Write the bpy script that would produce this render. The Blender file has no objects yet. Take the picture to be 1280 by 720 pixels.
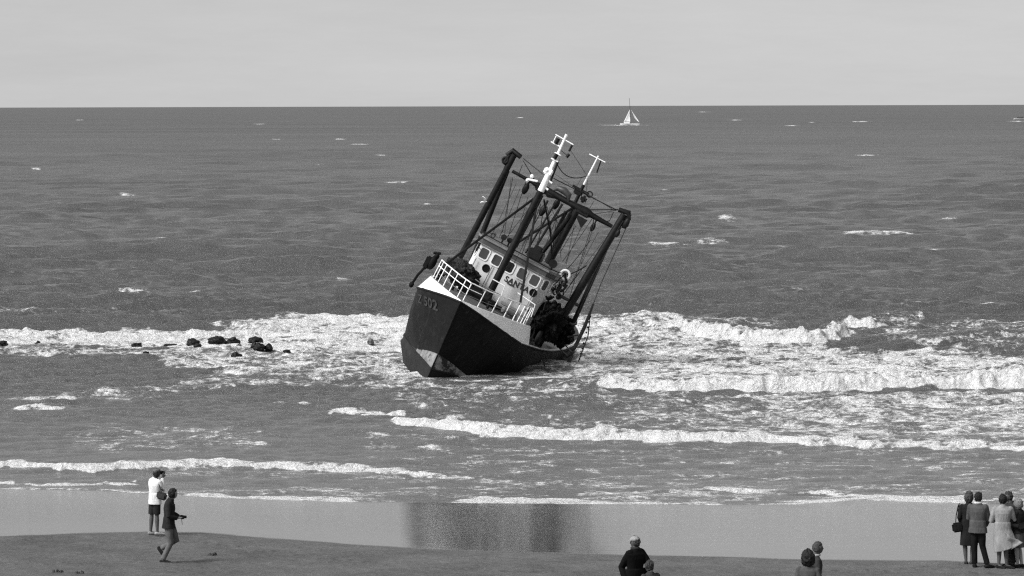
import bpy, bmesh, math, random
import numpy as np
from mathutils import Vector, Matrix, noise as mnoise
R_ = math.radians
scene = bpy.context.scene
col = scene.collection
random.seed(7); rng = np.random.default_rng(11)

# ------------------------------------------------------------------ camera
FPX = 4000.0; CAMH = 11.5                       # focal length in 1280-wide pixels, eye height above the sea
PITCH = math.atan((360 - 131.7) / FPX); ROLL = R_(-0.16)
_fw = Vector((0, math.cos(PITCH), -math.sin(PITCH)))
_r = Vector((1, 0, 0)); _u = _r.cross(_fw)
CR = math.cos(ROLL) * _r + math.sin(ROLL) * _u
CU = -math.sin(ROLL) * _r + math.cos(ROLL) * _u
CF = _fw
CC = Vector((0, 0, CAMH))
cd = bpy.data.cameras.new("camera"); cam = bpy.data.objects.new("camera", cd); col.objects.link(cam)
cd.sensor_width = 36.0; cd.lens = FPX / 1280 * 36.0; cd.clip_start = 1.0; cd.clip_end = 60000
cam.matrix_world = Matrix(((CR.x, CU.x, -CF.x, 0), (CR.y, CU.y, -CF.y, 0), (CR.z, CU.z, -CF.z, CAMH), (0, 0, 0, 1)))
scene.camera = cam

# ------------------------------------------------------------------ light
SUN_EL, SUN_AZ = 48.0, 236.0                    # azimuth clockwise from +Y: high, to the left and a little behind
world = bpy.data.worlds.new("World"); scene.world = world; world.use_nodes = True
wn = world.node_tree; wn.nodes.clear()
sky = wn.nodes.new("ShaderNodeTexSky"); sky.sky_type = 'NISHITA'; sky.sun_disc = False
sky.sun_elevation = R_(SUN_EL); sky.sun_rotation = R_(SUN_AZ); sky.dust_density = 3.0; sky.air_density = 1.0
# the sea haze makes the lowest few degrees of sky as bright as the air above them: never sample below 9 degrees
tcw = wn.nodes.new("ShaderNodeTexCoord"); sx_ = wn.nodes.new("ShaderNodeSeparateXYZ"); cx_ = wn.nodes.new("ShaderNodeCombineXYZ"); mz_ = wn.nodes.new("ShaderNodeMath"); mz_.operation = 'MAXIMUM'; mz_.inputs[1].default_value = 0.16
wn.links.new(tcw.outputs['Generated'], sx_.inputs[0]); wn.links.new(sx_.outputs[0], cx_.inputs[0]); wn.links.new(sx_.outputs[1], cx_.inputs[1]); wn.links.new(sx_.outputs[2], mz_.inputs[0]); wn.links.new(mz_.outputs[0], cx_.inputs[2]); wn.links.new(cx_.outputs[0], sky.inputs[0])
bw = wn.nodes.new("ShaderNodeRGBToBW"); bg = wn.nodes.new("ShaderNodeBackground"); wo = wn.nodes.new("ShaderNodeOutputWorld")
mpw = wn.nodes.new("ShaderNodeMapping"); mpw.inputs['Scale'].default_value = (1, 1, 7); cnw = wn.nodes.new("ShaderNodeTexNoise"); cnw.inputs['Scale'].default_value = 5; cnw.inputs['Detail'].default_value = 12; cnw.inputs['Roughness'].default_value = .72
crw = wn.nodes.new("ShaderNodeMapRange"); crw.inputs['From Min'].default_value = .3; crw.inputs['From Max'].default_value = .7; crw.inputs['To Min'].default_value = .94; crw.inputs['To Max'].default_value = 1.06
mlw = wn.nodes.new("ShaderNodeMath"); mlw.operation = 'MULTIPLY'
wn.links.new(tcw.outputs['Generated'], mpw.inputs[0]); wn.links.new(mpw.outputs[0], cnw.inputs[0]); wn.links.new(cnw.outputs[0], crw.inputs[0]); wn.links.new(sky.outputs[0], bw.inputs[0]); wn.links.new(bw.outputs[0], mlw.inputs[0]); wn.links.new(crw.outputs[0], mlw.inputs[1])
wn.links.new(mlw.outputs[0], bg.inputs[0]); wn.links.new(bg.outputs[0], wo.inputs[0])
bg.inputs[1].default_value = 0.10
sl = bpy.data.lights.new("sun", 'SUN'); sl.energy = 2.2; sl.angle = R_(22); sl.color = (1, 1, 1)
sun = bpy.data.objects.new("sun", sl); col.objects.link(sun)
sd = Vector((math.sin(R_(SUN_AZ)) * math.cos(R_(SUN_EL)), math.cos(R_(SUN_AZ)) * math.cos(R_(SUN_EL)), math.sin(R_(SUN_EL))))
sun.rotation_euler = sd.to_track_quat('Z', 'Y').to_euler()
vs = scene.view_settings; vs.view_transform = 'Standard'; vs.look = 'None'; vs.gamma = 1; vs.use_curve_mapping = False
vs.exposure = 0.9
scene.cycles.use_denoising = False      # the photograph is grainy film; what little sampling noise is left suits it
scene.cycles.filter_width = 1.25; scene.cycles.sample_clamp_direct = 2.5; scene.cycles.sample_clamp_indirect = 2.0
scene.cycles.max_bounces = 5
scene.cycles.diffuse_bounces = 3; scene.cycles.glossy_bounces = 3

# ------------------------------------------------------------------ numpy noise
def _hash(ix, iy, seed):
    h = (ix.astype(np.int64) * 374761393 + iy.astype(np.int64) * 668265263 + seed * 1274126177) & 0xFFFFFFFF
    h = ((h ^ (h >> 13)) * 1274126177) & 0xFFFFFFFF
    h = h ^ (h >> 16)
    return (h & 0xFFFFFF) / float(0xFFFFFF)
def vnoise(x, y, seed=0):
    x0 = np.floor(x); y0 = np.floor(y); fx = x - x0; fy = y - y0
    fx = fx * fx * fx * (fx * (fx * 6 - 15) + 10); fy = fy * fy * fy * (fy * (fy * 6 - 15) + 10)
    a = _hash(x0, y0, seed); b = _hash(x0 + 1, y0, seed); c = _hash(x0, y0 + 1, seed); d = _hash(x0 + 1, y0 + 1, seed)
    return (a * (1 - fx) + b * fx) * (1 - fy) + (c * (1 - fx) + d * fx) * fy
def fbm(x, y, oct=4, seed=0, gain=0.5):
    s = 0; a = 1; n = 0
    for k in range(oct):
        s = s + a * vnoise(x, y, seed + k * 17); n += a; a *= gain
        x, y = x * 1.93 + y * 0.35 + 5.1, y * 1.93 - x * 0.35 + 9.7
    return s / n
def sstep(a, b, x):
    t = np.clip((x - a) / (b - a), 0, 1); return t * t * (3 - 2 * t)

# ------------------------------------------------------------------ pixel rays -> places in the world
def ray(px, py): return CF + CR * ((px - 640) / FPX) + CU * ((360 - py) / FPX)
def sea_pt(px, py, z=0.0):
    d = ray(px, py); k = (z - CAMH) / d.z; return CC + d * k
def to_px(X, Y, Z=0.0):
    dx, dy, dz = X, Y, Z - CAMH
    w = dx * CF.x + dy * CF.y + dz * CF.z
    return 640 + FPX * (dx * CR.x + dy * CR.y + dz * CR.z) / w, 360 - FPX * (dx * CU.x + dy * CU.y + dz * CU.z) / w

def curve_xy(pts):
    w = [sea_pt(p[0], p[1]) for p in pts]
    return np.array([v.x for v in w]), np.array([v.y for v in w])
SHORE = [(-600, 604), (-200, 607), (0, 611), (120, 613), (200, 618), (300, 623), (420, 627), (640, 629), (900, 631), (1000, 630), (1075, 625), (1280, 631), (1500, 634), (1900, 640)]
SHX, SHY = curve_xy(SHORE)
SLOPE = 0.0436
WET = [(-600, 690), (-200, 680), (0, 672), (90, 668), (180, 666), (250, 667), (330, 673), (430, 681), (520, 687), (640, 691), (780, 695), (900, 697), (1040, 701), (1280, 706), (1600, 712), (2000, 720)]
def sand_z_np(X, Y):
    ys = np.interp(X, SHX, SHY)
    z = SLOPE * (ys - Y)
    z = np.where(z > 1.3, 1.3 + 1.2 * np.tanh((z - 1.3) / 1.2), z)
    z = z + 0.03 * (fbm(X * 0.15, Y * 0.25, 2, 91) - 0.5) * sstep(0.35, 1.0, z)
    return z
def sand_z(x, y): return float(sand_z_np(np.array([x]), np.array([y]))[0])
def beach_pt(px, py):
    z = 0.3
    for _ in range(25):
        p = sea_pt(px, py, z); z = 0.5 * z + 0.5 * sand_z(p.x, p.y)
    return Vector((p.x, p.y, sand_z(p.x, p.y)))

# ------------------------------------------------------------------ materials
def new_mat(name):
    m = bpy.data.materials.new(name); m.use_nodes = True
    nt = m.node_tree; b = nt.nodes["Principled BSDF"]
    return m, nt, b
def grey(v): return (v, v, v, 1)
def mat(name, v, rough=0.6, var=0.25, scale=6.0, bump=0.0, spec=0.4, metal=0.0, v2=None, thr=0.6, stretch=(1, 1, 1), bscale=None):
    """painted / cloth / metal surface: base value with blotchy variation, optional second tone showing in worn patches"""
    m, nt, b = new_mat(name); N = nt.nodes; L = nt.links
    tc = N.new("ShaderNodeTexCoord"); mp = N.new("ShaderNodeMapping"); mp.inputs['Scale'].default_value = stretch
    L.new(tc.outputs['Object'], mp.inputs[0])
    nz = N.new("ShaderNodeTexNoise"); nz.inputs['Scale'].default_value = scale; nz.inputs['Detail'].default_value = 6; nz.inputs['Roughness'].default_value = 0.65
    L.new(mp.outputs[0], nz.inputs[0])
    cr = N.new("ShaderNodeValToRGB"); cr.color_ramp.elements[0].position = 0.3; cr.color_ramp.elements[1].position = 0.7
    cr.color_ramp.elements[0].color = grey(v * (1 - var)); cr.color_ramp.elements[1].color = grey(min(1, v * (1 + var)))
    L.new(nz.outputs[0], cr.inputs[0]); out = cr.outputs[0]
    if v2 is not None:
        n2 = N.new("ShaderNodeTexNoise"); n2.inputs['Scale'].default_value = scale * 0.6; n2.inputs['Detail'].default_value = 9; n2.inputs['Roughness'].default_value = 0.7
        L.new(mp.outputs[0], n2.inputs[0])
        c2 = N.new("ShaderNodeValToRGB"); c2.color_ramp.elements[0].position = thr; c2.color_ramp.elements[1].position = thr + 0.05
        mx = N.new("ShaderNodeMixRGB"); mx.inputs[2].default_value = grey(v2)
        L.new(n2.outputs[0], c2.inputs[0]); L.new(c2.outputs[0], mx.inputs[0]); L.new(out, mx.inputs[1]); out = mx.outputs[0]
    L.new(out, b.inputs['Base Color'])
    b.inputs['Roughness'].default_value = rough; b.inputs['Specular IOR Level'].default_value = spec; b.inputs['Metallic'].default_value = metal
    if bump:
        bp = N.new("ShaderNodeBump"); bp.inputs['Distance'].default_value = bump; bp.inputs['Strength'].default_value = 0.8
        nb = N.new("ShaderNodeTexNoise"); nb.inputs['Scale'].default_value = bscale or scale * 3; nb.inputs['Detail'].default_value = 5
        L.new(mp.outputs[0], nb.inputs[0]); L.new(nb.outputs[0], bp.inputs['Height']); L.new(bp.outputs[0], b.inputs['Normal'])
    return m
M = {}
M['hull_black'] = mat('hull_black', 0.009, 0.55, 0.45, 1.4, 0.012, 0.12, v2=0.020, thr=0.62, stretch=(1, 1, 0.35), bscale=2.2)
def plates(m, dist=.012):
    nt = m.node_tree; N = nt.nodes; L = nt.links; b = N["Principled BSDF"]
    tc = N.new("ShaderNodeTexCoord"); sp = N.new("ShaderNodeSeparateXYZ"); cb = N.new("ShaderNodeCombineXYZ"); L.new(tc.outputs['Object'], sp.inputs[0]); L.new(sp.outputs[1], cb.inputs[0]); L.new(sp.outputs[2], cb.inputs[1])
    br = N.new("ShaderNodeTexBrick"); br.inputs['Scale'].default_value = 1.0; br.inputs['Brick Width'].default_value = 1.7; br.inputs['Row Height'].default_value = .62; br.inputs['Mortar Size'].default_value = .012; br.inputs['Mortar Smooth'].default_value = .6
    L.new(cb.outputs[0], br.inputs[0])
    old = b.inputs['Normal'].links[0].from_socket; bp = N.new("ShaderNodeBump"); bp.inputs['Strength'].default_value = .7; bp.inputs['Distance'].default_value = dist
    L.new(br.outputs['Fac'], bp.inputs['Height']); L.new(old, bp.inputs['Normal'])
    dn = N.new("ShaderNodeTexNoise"); dn.inputs['Scale'].default_value = 1.3; dn.inputs['Detail'].default_value = 2; L.new(tc.outputs['Object'], dn.inputs[0])
    b2 = N.new("ShaderNodeBump"); b2.inputs['Strength'].default_value = 1; b2.inputs['Distance'].default_value = .10; L.new(dn.outputs[0], b2.inputs['Height']); L.new(bp.outputs[0], b2.inputs['Normal']); L.new(b2.outputs[0], b.inputs['Normal'])
    # rust weeping down from the seams
    mp = N.new("ShaderNodeMapping"); mp.inputs['Scale'].default_value = (3.2, 3.2, .35); L.new(tc.outputs['Object'], mp.inputs[0])
    rn = N.new("ShaderNodeTexNoise"); rn.inputs['Scale'].default_value = 1.6; rn.inputs['Detail'].default_value = 7; rn.inputs['Roughness'].default_value = .7; L.new(mp.outputs[0], rn.inputs[0])
    rc = N.new("ShaderNodeValToRGB"); rc.color_ramp.elements[0].position = .56; rc.color_ramp.elements[1].position = .72; L.new(rn.outputs[0], rc.inputs[0])
    prev = b.inputs['Base Color'].links[0].from_socket; mm = N.new("ShaderNodeMixRGB"); mm.inputs[2].default_value = grey(.026); L.new(rc.outputs[0], mm.inputs[0]); L.new(prev, mm.inputs[1]); L.new(mm.outputs[0], b.inputs['Base Color'])
plates(M['hull_black'])
M['antifoul'] = mat('antifoul', 0.20, 0.75, 0.5, 2.5, 0.01, 0.15, v2=0.03, thr=0.50)
M['bottom'] = mat('bottom', 0.018, 0.6, 0.3, 2.0, 0.01, 0.15, v2=0.03, thr=0.63)
M['white_hull'] = mat('white_hull', 0.72, 0.5, 0.10, 3.0, 0.004, 0.3, v2=0.35, thr=0.68)
M['deck'] = mat('deck', 0.09, 0.7, 0.4, 2.0, 0.01, v2=0.18, thr=0.62)
M['house'] = mat('house', 0.50, 0.5, 0.12, 2.5, 0.004, 0.35, v2=0.22, thr=0.66, stretch=(1, 1, 0.4))
M['visor'] = mat('visor', 0.04, 0.5, 0.3, 4.0)
M['roof_grey'] = mat('roof_grey', 0.13, 0.6, 0.3, 4.0)
M['spar'] = mat('spar', 0.008, 0.5, 0.5, 5.0, 0.004, 0.15, v2=0.03, thr=0.66)
M['white_paint'] = mat('white_paint', 0.80, 0.45, 0.08, 8.0)
M['glass'] = mat('glass', 0.015, 0.12, 0.3, 3.0, spec=0.6)
M['gasket'] = mat('gasket', 0.62, 0.5, 0.1, 6)
M['rope'] = mat('rope', 0.025, 0.9, 0.4, 30, spec=0.1)
M['dark'] = mat('dark', 0.005, 0.7, 0.5, 6, 0.01, .1)
M['net'] = mat('net', 0.032, 0.95, 0.6, 5, 0.06, 0.05, v2=0.012, thr=0.52, bscale=16)
M['rubber'] = mat('rubber', 0.010, 0.7, 0.3, 8, 0.006, .15)
M['letter_dark'] = mat('letter_dark', 0.015, 0.6, 0.2, 10)
M['letter_pale'] = mat('letter_pale', 0.036, 0.7, 0.5, 9, v2=.015, thr=.5)
M['rock'] = mat('rock', 0.008, 0.5, 0.5, 3, 0.05, 0.2)
M['rock_pale'] = mat('rock_pale', 0.09, 0.6, 0.4, 3, 0.05, 0.5)
M['skin'] = mat('skin', 0.24, 0.6, 0.12, 12)
M['skin_dark'] = mat('skin_dark', 0.065, 0.6, 0.12, 12)
M['hair_black'] = mat('hair_black', 0.010, 0.7, 0.5, 30, 0.006, 0.2)
M['hair_dark'] = mat('hair_dark', 0.028, 0.7, 0.5, 30, 0.006, 0.2)
M['hair_grey'] = mat('hair_grey', 0.045, 0.8, 0.4, 40, 0.008, 0.2)
M['hair_pale'] = mat('hair_pale', 0.17, 0.8, 0.4, 40, 0.012, 0.2)
M['weed'] = mat('weed', 0.03, 0.8, 0.4, 20, 0.01)
M['sail'] = mat('sail', 0.75, 0.8, 0.05, 0.5)
def cloth(v): 
    k = 'cloth_%d' % int(v * 1000)
    if k not in M: M[k] = mat(k, v, 0.95, 0.35, 5, 0.05, 0.08, bscale=6, stretch=(1, 1, .55))
    return M[k]

# ------------------------------------------------------------------ mesh builder
class MB:
    def __init__(s): s.v = []; s.f = []; s.m = []
    def add(s, vs_, fs, mi=0):
        o = len(s.v); s.v += [tuple(q) for q in vs_]; s.f += [tuple(i + o for i in f) for f in fs]; s.m += [mi] * len(fs); return s
    def tube(s, pts, r, n=8, mi=0, cap=True, flat=None):
        pts = [Vector(p) for p in pts]; m = len(pts)
        rs = r if isinstance(r, (list, tuple)) else [r] * m
        vs_ = []; ref = None
        for i, p in enumerate(pts):
            t = (pts[min(i + 1, m - 1)] - pts[max(i - 1, 0)]).normalized()
            if ref is None:
                ref = Vector((0, 0, 1)) if abs(t.z) < 0.9 else Vector((1, 0, 0))
                if flat is not None: ref = Vector(flat)
            a = (ref - t * ref.dot(t)).normalized(); b = t.cross(a); ref = a
            rr = rs[i]; ra, rb = rr if isinstance(rr, (list, tuple)) else (rr, rr)
            for k in range(n):
                q = 2 * math.pi * k / n
                vs_.append(p + a * (ra * math.cos(q)) + b * (rb * math.sin(q)))
        fs = [(i * n + k, i * n + (k + 1) % n, (i + 1) * n + (k + 1) % n, (i + 1) * n + k) for i in range(m - 1) for k in range(n)]
        if cap: fs += [tuple(range(n))[::-1], tuple((m - 1) * n + k for k in range(n))]
        return s.add(vs_, fs, mi)
    def box(s, c, size, ax=None, mi=0, bev=0.0):
        c = Vector(c); X, Y, Z = ax if ax else (Vector((1, 0, 0)), Vector((0, 1, 0)), Vector((0, 0, 1)))
        X, Y, Z = Vector(X), Vector(Y), Vector(Z)
        hx, hy, hz = [q / 2 for q in size]
        if bev <= 0:
            vs_ = [c + X * (hx * i) + Y * (hy * j) + Z * (hz * k) for i in (-1, 1) for j in (-1, 1) for k in (-1, 1)]
            fs = [(0, 1, 3, 2), (4, 6, 7, 5), (0, 4, 5, 1), (2, 3, 7, 6), (0, 2, 6, 4), (1, 5, 7, 3)]
            return s.add(vs_, fs, mi)
        bm = bmesh.new(); bmesh.ops.create_cube(bm, size=1.0)
        for v in bm.verts: v.co = Vector((v.co.x * size[0], v.co.y * size[1], v.co.z * size[2]))
        bmesh.ops.bevel(bm, geom=bm.edges[:], offset=bev, segments=2, affect='EDGES')
        for i, v in enumerate(bm.verts): v.index = i
        vs_ = [c + X * v.co.x + Y * v.co.y + Z * v.co.z for v in bm.verts]
        fs = [tuple(v.index for v in f.verts) for f in bm.faces]; bm.free()
        return s.add(vs_, fs, mi)
    def ball(s, c, r, nu=16, nv=10, ax=None, mi=0, fn=None):
        c = Vector(c); rx, ry, rz = r if isinstance(r, (tuple, list)) else (r, r, r)
        X, Y, Z = ax if ax else (Vector((1, 0, 0)), Vector((0, 1, 0)), Vector((0, 0, 1)))
        vs_ = []
        for j in range(nv + 1):
            th = math.pi * j / nv
            for i in range(nu):
                ph = 2 * math.pi * i / nu
                d = Vector((math.sin(th) * math.cos(ph), math.sin(th) * math.sin(ph), math.cos(th)))
                q = Vector((d.x * rx, d.y * ry, d.z * rz))
                if fn: q = fn(d, q)
                vs_.append(c + X * q.x + Y * q.y + Z * q.z)
        fs = [(j * nu + i, (j + 1) * nu + i, (j + 1) * nu + (i + 1) % nu, j * nu + (i + 1) % nu) for j in range(nv) for i in range(nu)]
        return s.add(vs_, fs, mi)
    def ring(s, c, R, r, ax, n=28, k=8, mi=0):
        c = Vector(c); X, Y = Vector(ax[0]), Vector(ax[1]); Z = X.cross(Y)
        vs_ = []
        for i in range(n):
            q = 2 * math.pi * i / n; d = X * math.cos(q) + Y * math.sin(q)
            for j in range(k):
                w = 2 * math.pi * j / k; vs_.append(c + d * (R + r * math.cos(w)) + Z * (r * math.sin(w)))
        fs = [(i * k + j, ((i + 1) % n) * k + j, ((i + 1) % n) * k + (j + 1) % k, i * k + (j + 1) % k) for i in range(n) for j in range(k)]
        return s.add(vs_, fs, mi)
    def grid(s, rows, mi=0):
        n = len(rows[0]); vs_ = [p for r in rows for p in r]
        return s.add(vs_, [(i * n + j, i * n + j + 1, (i + 1) * n + j + 1, (i + 1) * n + j) for i in range(len(rows) - 1) for j in range(n - 1)], mi)
    def build(s, name, mats, parent=None, smooth=True, loc=None):
        me = bpy.data.meshes.new(name); me.from_pydata(s.v, [], s.f)
        for m_ in (mats if isinstance(mats, (list, tuple)) else [mats]): me.materials.append(m_)
        for p, mi in zip(me.polygons, s.m): p.material_index = mi; p.use_smooth = smooth
        bm = bmesh.new(); bm.from_mesh(me)
        bmesh.ops.remove_doubles(bm, verts=bm.verts, dist=1e-5)
        bmesh.ops.recalc_face_normals(bm, faces=bm.faces)
        if smooth:
            for e in bm.edges:
                if len(e.link_faces) == 2 and e.calc_face_angle(0) > R_(40): e.smooth = False
        bm.to_mesh(me); bm.free()
        o = bpy.data.objects.new(name, me); col.objects.link(o)
        if parent: o.parent = parent
        if loc is not None: o.location = loc
        return o
def tag(o, label=None, cat=None, group=None, kind=None):
    if label: o['label'] = label
    if cat: o['category'] = cat
    if group: o['group'] = group
    if kind: o['kind'] = kind
    return o
def empty(name, loc, label, cat, group=None, rz=0.0):
    o = bpy.data.objects.new(name, None); col.objects.link(o); o.location = loc; o.rotation_euler = (0, 0, rz); o.empty_display_size = 0.3
    return tag(o, label, cat, group)
def sag(a, b, d, n=10, dirn=(0, 0, -1)):
    a = Vector(a); b = Vector(b); dn = Vector(dirn)
    return [a.lerp(b, i / n) + dn * (d * 4 * (i / n) * (1 - i / n)) for i in range(n + 1)]
def np_mesh(name, V, nr, nc, attrs, material):
    me = bpy.data.meshes.new(name)
    idx = np.arange(nr * nc, dtype=np.int32).reshape(nr, nc)
    q = np.stack([idx[:-1, :-1], idx[:-1, 1:], idx[1:, 1:], idx[1:, :-1]], -1).reshape(-1, 4)
    me.vertices.add(nr * nc); me.vertices.foreach_set('co', V.astype(np.float32).ravel())
    nf = len(q); me.loops.add(nf * 4); me.loops.foreach_set('vertex_index', q.ravel())
    me.polygons.add(nf); me.polygons.foreach_set('loop_start', np.arange(0, nf * 4, 4, dtype=np.int32))
    me.polygons.foreach_set('use_smooth', np.ones(nf, bool))
    for k, a in attrs.items():
        at = me.attributes.new(k, 'FLOAT', 'POINT'); at.data.foreach_set('value', a.astype(np.float32).ravel())
    me.update(calc_edges=True); me.materials.append(material)
    o = bpy.data.objects.new(name, me); col.objects.link(o); return o

# ------------------------------------------------------------------ the sea
# each breaking wave: a line where its foot stands (traced on the water), with a strength along it; height and foam widths in metres
def W(pts, h, front=0.5, back=3.0, foam=1.0, fw=1.5, rough=0.0, over=0.2): return dict(pts=pts, h=h, front=front, back=back, foam=foam, fw=fw, rough=rough, over=over)
BREAKERS = [
    W([(-400, 425, .5), (-60, 425, .8), (60, 424, 1), (160, 424, 1), (250, 422, 1), (330, 416, .9), (400, 411, .7), (470, 408, .6), (520, 408, .5), (560, 408, 0)], 0.42, 0.9, 4.0, .86, 3.4, .7, .5),
    W([(790, 402, 0), (835, 414, .6), (870, 424, 1), (930, 430, 1), (1000, 433, 1.1), (1045, 431, 1), (1068, 424, .5), (1085, 418, 0)], 0.85, 0.8, 4.0, 1.0, 2.3, .9, .5),
    W([(1045, 408, 0), (1065, 406, .7), (1090, 406, 1.1), (1110, 405, .7), (1135, 404, 0)], 0.55, 0.6, 3.0, .9, 1.0, .9, .2),
    W([(700, 484, 0), (745, 484, .35), (770, 484, .9), (800, 486, 1), (850, 489, 1), (930, 490, 1), (1000, 490, 1), (1050, 491, 1), (1100, 489, 1), (1180, 487, 1), (1280, 486, 1), (1450, 486, 1), (1700, 490, .7)], 0.68, 0.6, 3.2, 1.0, 2.6, .8, .4),
    W([(405, 515, 0), (420, 515, 1), (470, 518, 1), (500, 519, .8), (512, 520, 0)], 0.16, 0.3, 2.0, .9, .8, .3, .1),
    W([(482, 526, 0), (495, 531, .6), (540, 540, 1), (600, 545, 1), (700, 549, 1), (800, 552, 1), (860, 553, 1), (950, 554, .9), (1000, 557, .55), (1100, 560, .5), (1200, 562, .5), (1300, 564, .45), (1700, 570, .4)], 0.40, 0.4, 2.4, 1.0, 1.5, .6, .2),
    W([(-300, 588, .6), (-40, 584, .8), (20, 584, .8), (60, 586, .8), (120, 588, 1), (180, 586, 1.2), (240, 583, 1.1), (330, 584, .9), (450, 589, .55), (560, 598, .4), (690, 607, .3), (800, 612, .15), (840, 613, 0)], 0.24, 0.3, 1.6, .95, .9, .4, .12),
    W([(-300, 606, .6), (0, 605, .9), (60, 606, 1), (110, 606, 1), (160, 604, .7), (185, 604, 0)], 0.10, 0.2, 1.0, .8, .5, .2, .1),
    W([(840, 612, 0), (880, 614, .6), (960, 617, 1), (1060, 619, 1), (1090, 620, 0)], 0.13, 0.25, 1.2, .8, .6, .2, .1),
    W([(1060, 622, 0), (1090, 623, 1), (1180, 626, 1), (1280, 629, 1), (1600, 636, 1)], 0.11, 0.25, 1.2, .85, .6, .2, .1),
    W([(10, 515, 0), (30, 515, 1), (70, 515, 1), (90, 514, 0)], 0.20, 0.3, 1.2, .9, .7, .4, .1),
    W([(50, 502, 0), (70, 502, 1), (95, 501, 1), (110, 500, 0)], 0.25, 0.3, 1.2, .8, .6, .4, .1),
    W([(195, 462, 0), (215, 463, .8), (260, 465, .8), (330, 474, .4), (360, 475, 0)], 0.25, 0.4, 2.0, .5, 1.4, .4, .1),
    # unbroken swells
    W([(560, 268, 0), (620, 268, .7), (700, 268, .5), (760, 268, 0)], 1.6, 1.5, 9.0, 0.0, .8), W([(1130, 242, 0), (1180, 242, .8), (1300, 242, 1), (1500, 242, 0)], 2.0, 1.8, 12.0, 0.0, .8), W([(340, 302, 0), (400, 302, .6), (470, 302, 0)], 1.4, 1.3, 7.0, 0.0, .8), W([(860, 356, 0), (950, 357, .5), (1060, 357, 0)], 1.2, 1.0, 6.0, 0.0, .8), W([(60, 372, 0), (140, 373, .7), (230, 373, 0)], 1.0, 1.0, 5.0, 0.0, .8), W([(520, 365, 0), (600, 366, .5), (660, 366, 0)], 1.0, 1.0, 5.0, 0.0, .8),
    W([(-200, 402, .5), (0, 404, .8), (160, 404, .9), (280, 400, .4), (340, 396, 0)], 0.35, 1.5, 5.0, .10, .8, .1, .1),
    W([(700, 408, .2), (760, 409, .8), (830, 408, .8), (880, 404, .3), (960, 402, .5), (1040, 402, 0)], 0.40, 1.2, 4.0, .20, 1.0, .1, .1),
    W([(1110, 424, 0), (1160, 428, .6), (1280, 430, .8), (1500, 430, .5)], 0.35, 1.2, 4.0, .18, 1.0, .1, .1),
    W([(90, 338, 0), (170, 339, .8), (300, 341, .9), (400, 340, .4), (450, 338, 0)], 1.5, 1.1, 6.0, 0.0, .8),
    W([(-200, 334, .5), (20, 333, .8), (60, 334, .3), (80, 334, 0)], 1.5, 1.1, 6.0, 0.0, .8),
    W([(940, 325, 0), (990, 324, .6), (1080, 326, 1), (1170, 326, .9), (1230, 327, 0)], 1.7, 1.1, 6.0, .0, .8),
    W([(660, 482, 0), (700, 481, .7), (750, 481, .9), (772, 479, .5), (785, 479, 0)], 0.42, 0.5, 2.6, .10, .5, .1, .1),
]
# foam fields: upper edge, lower edge (pixels of the photograph traced on the flat sea), density, softness
ZONES = [
    ([(-400, 414), (0, 413), (200, 412), (290, 410), (350, 400), (400, 395), (470, 393), (505, 397), (560, 400)], [(-400, 436), (0, 436), (100, 437), (250, 438), (400, 440), (560, 440)], .74, 3, None),
    ([(-400, 434), (0, 436), (180, 437), (505, 436), (560, 436)], [(-400, 444), (0, 445), (100, 448), (180, 452), (205, 462), (300, 472), (400, 474), (520, 478)], .58, 4, None),
    ([(-200, 510), (0, 499), (60, 490), (150, 482), (250, 470), (400, 456), (520, 466)], [(-200, 520), (0, 509), (100, 503), (200, 494), (320, 482), (520, 484)], .47, 4, None),
    ([(700, 400), (760, 393), (835, 397), (850, 405), (940, 425), (1060, 436), (1100, 440), (1140, 433), (1280, 439), (1600, 440)], [(690, 474), (770, 480), (1280, 488), (1600, 488)], .64, 4, (700, 725)),
    ([(500, 505), (620, 500), (700, 495), (760, 489), (1000, 491), (1280, 489), (1600, 489)], [(500, 526), (560, 536), (700, 543), (850, 548), (1000, 553), (1280, 558), (1600, 560)], .57, 5, (600, 1050)),
    ([(470, 474), (560, 477), (680, 478), (770, 478)], [(470, 484), (560, 487), (680, 488), (770, 486)], .50, 3, None),
    ([(640, 462), (700, 455), (730, 440)], [(640, 476), (700, 478), (730, 474)], .52, 3, None),
    ([(480, 482), (600, 484), (760, 484), (820, 488)], [(480, 500), (600, 505), (760, 507), (820, 506)], .42, 4, None),
    ([(-200, 389), (0, 387), (90, 384), (170, 385), (300, 390)], [(-200, 404), (0, 404), (200, 400), (300, 397)], .40, 4, None),
    ([(1060, 396), (1110, 392), (1280, 400), (1600, 400)], [(1060, 432), (1140, 436), (1280, 440), (1600, 440)], .44, 5, None),
    ([(735, 390), (760, 388), (830, 390), (860, 398), (1000, 402)], [(735, 410), (800, 412), (860, 414), (1000, 410)], .46, 4, None),
    ([(130, 574), (400, 578), (700, 600)], [(130, 590), (400, 598), (700, 614)], .38, 3, None),
    ([(180, 604), (400, 606), (640, 606), (900, 604), (1280, 606), (1600, 606)], [(180, 620), (400, 630), (640, 634), (900, 636), (1280, 636), (1600, 638)], .42, 5, None),
    ([(60, 535), (200, 528), (350, 530)], [(60, 566), (200, 570), (350, 565)], .385, 8, None),
    ([(440, 528), (600, 550), (900, 556), (1280, 566), (1600, 570)], [(440, 600), (700, 610), (1280, 612), (1600, 612)], .35, 8, None),
]
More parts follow.
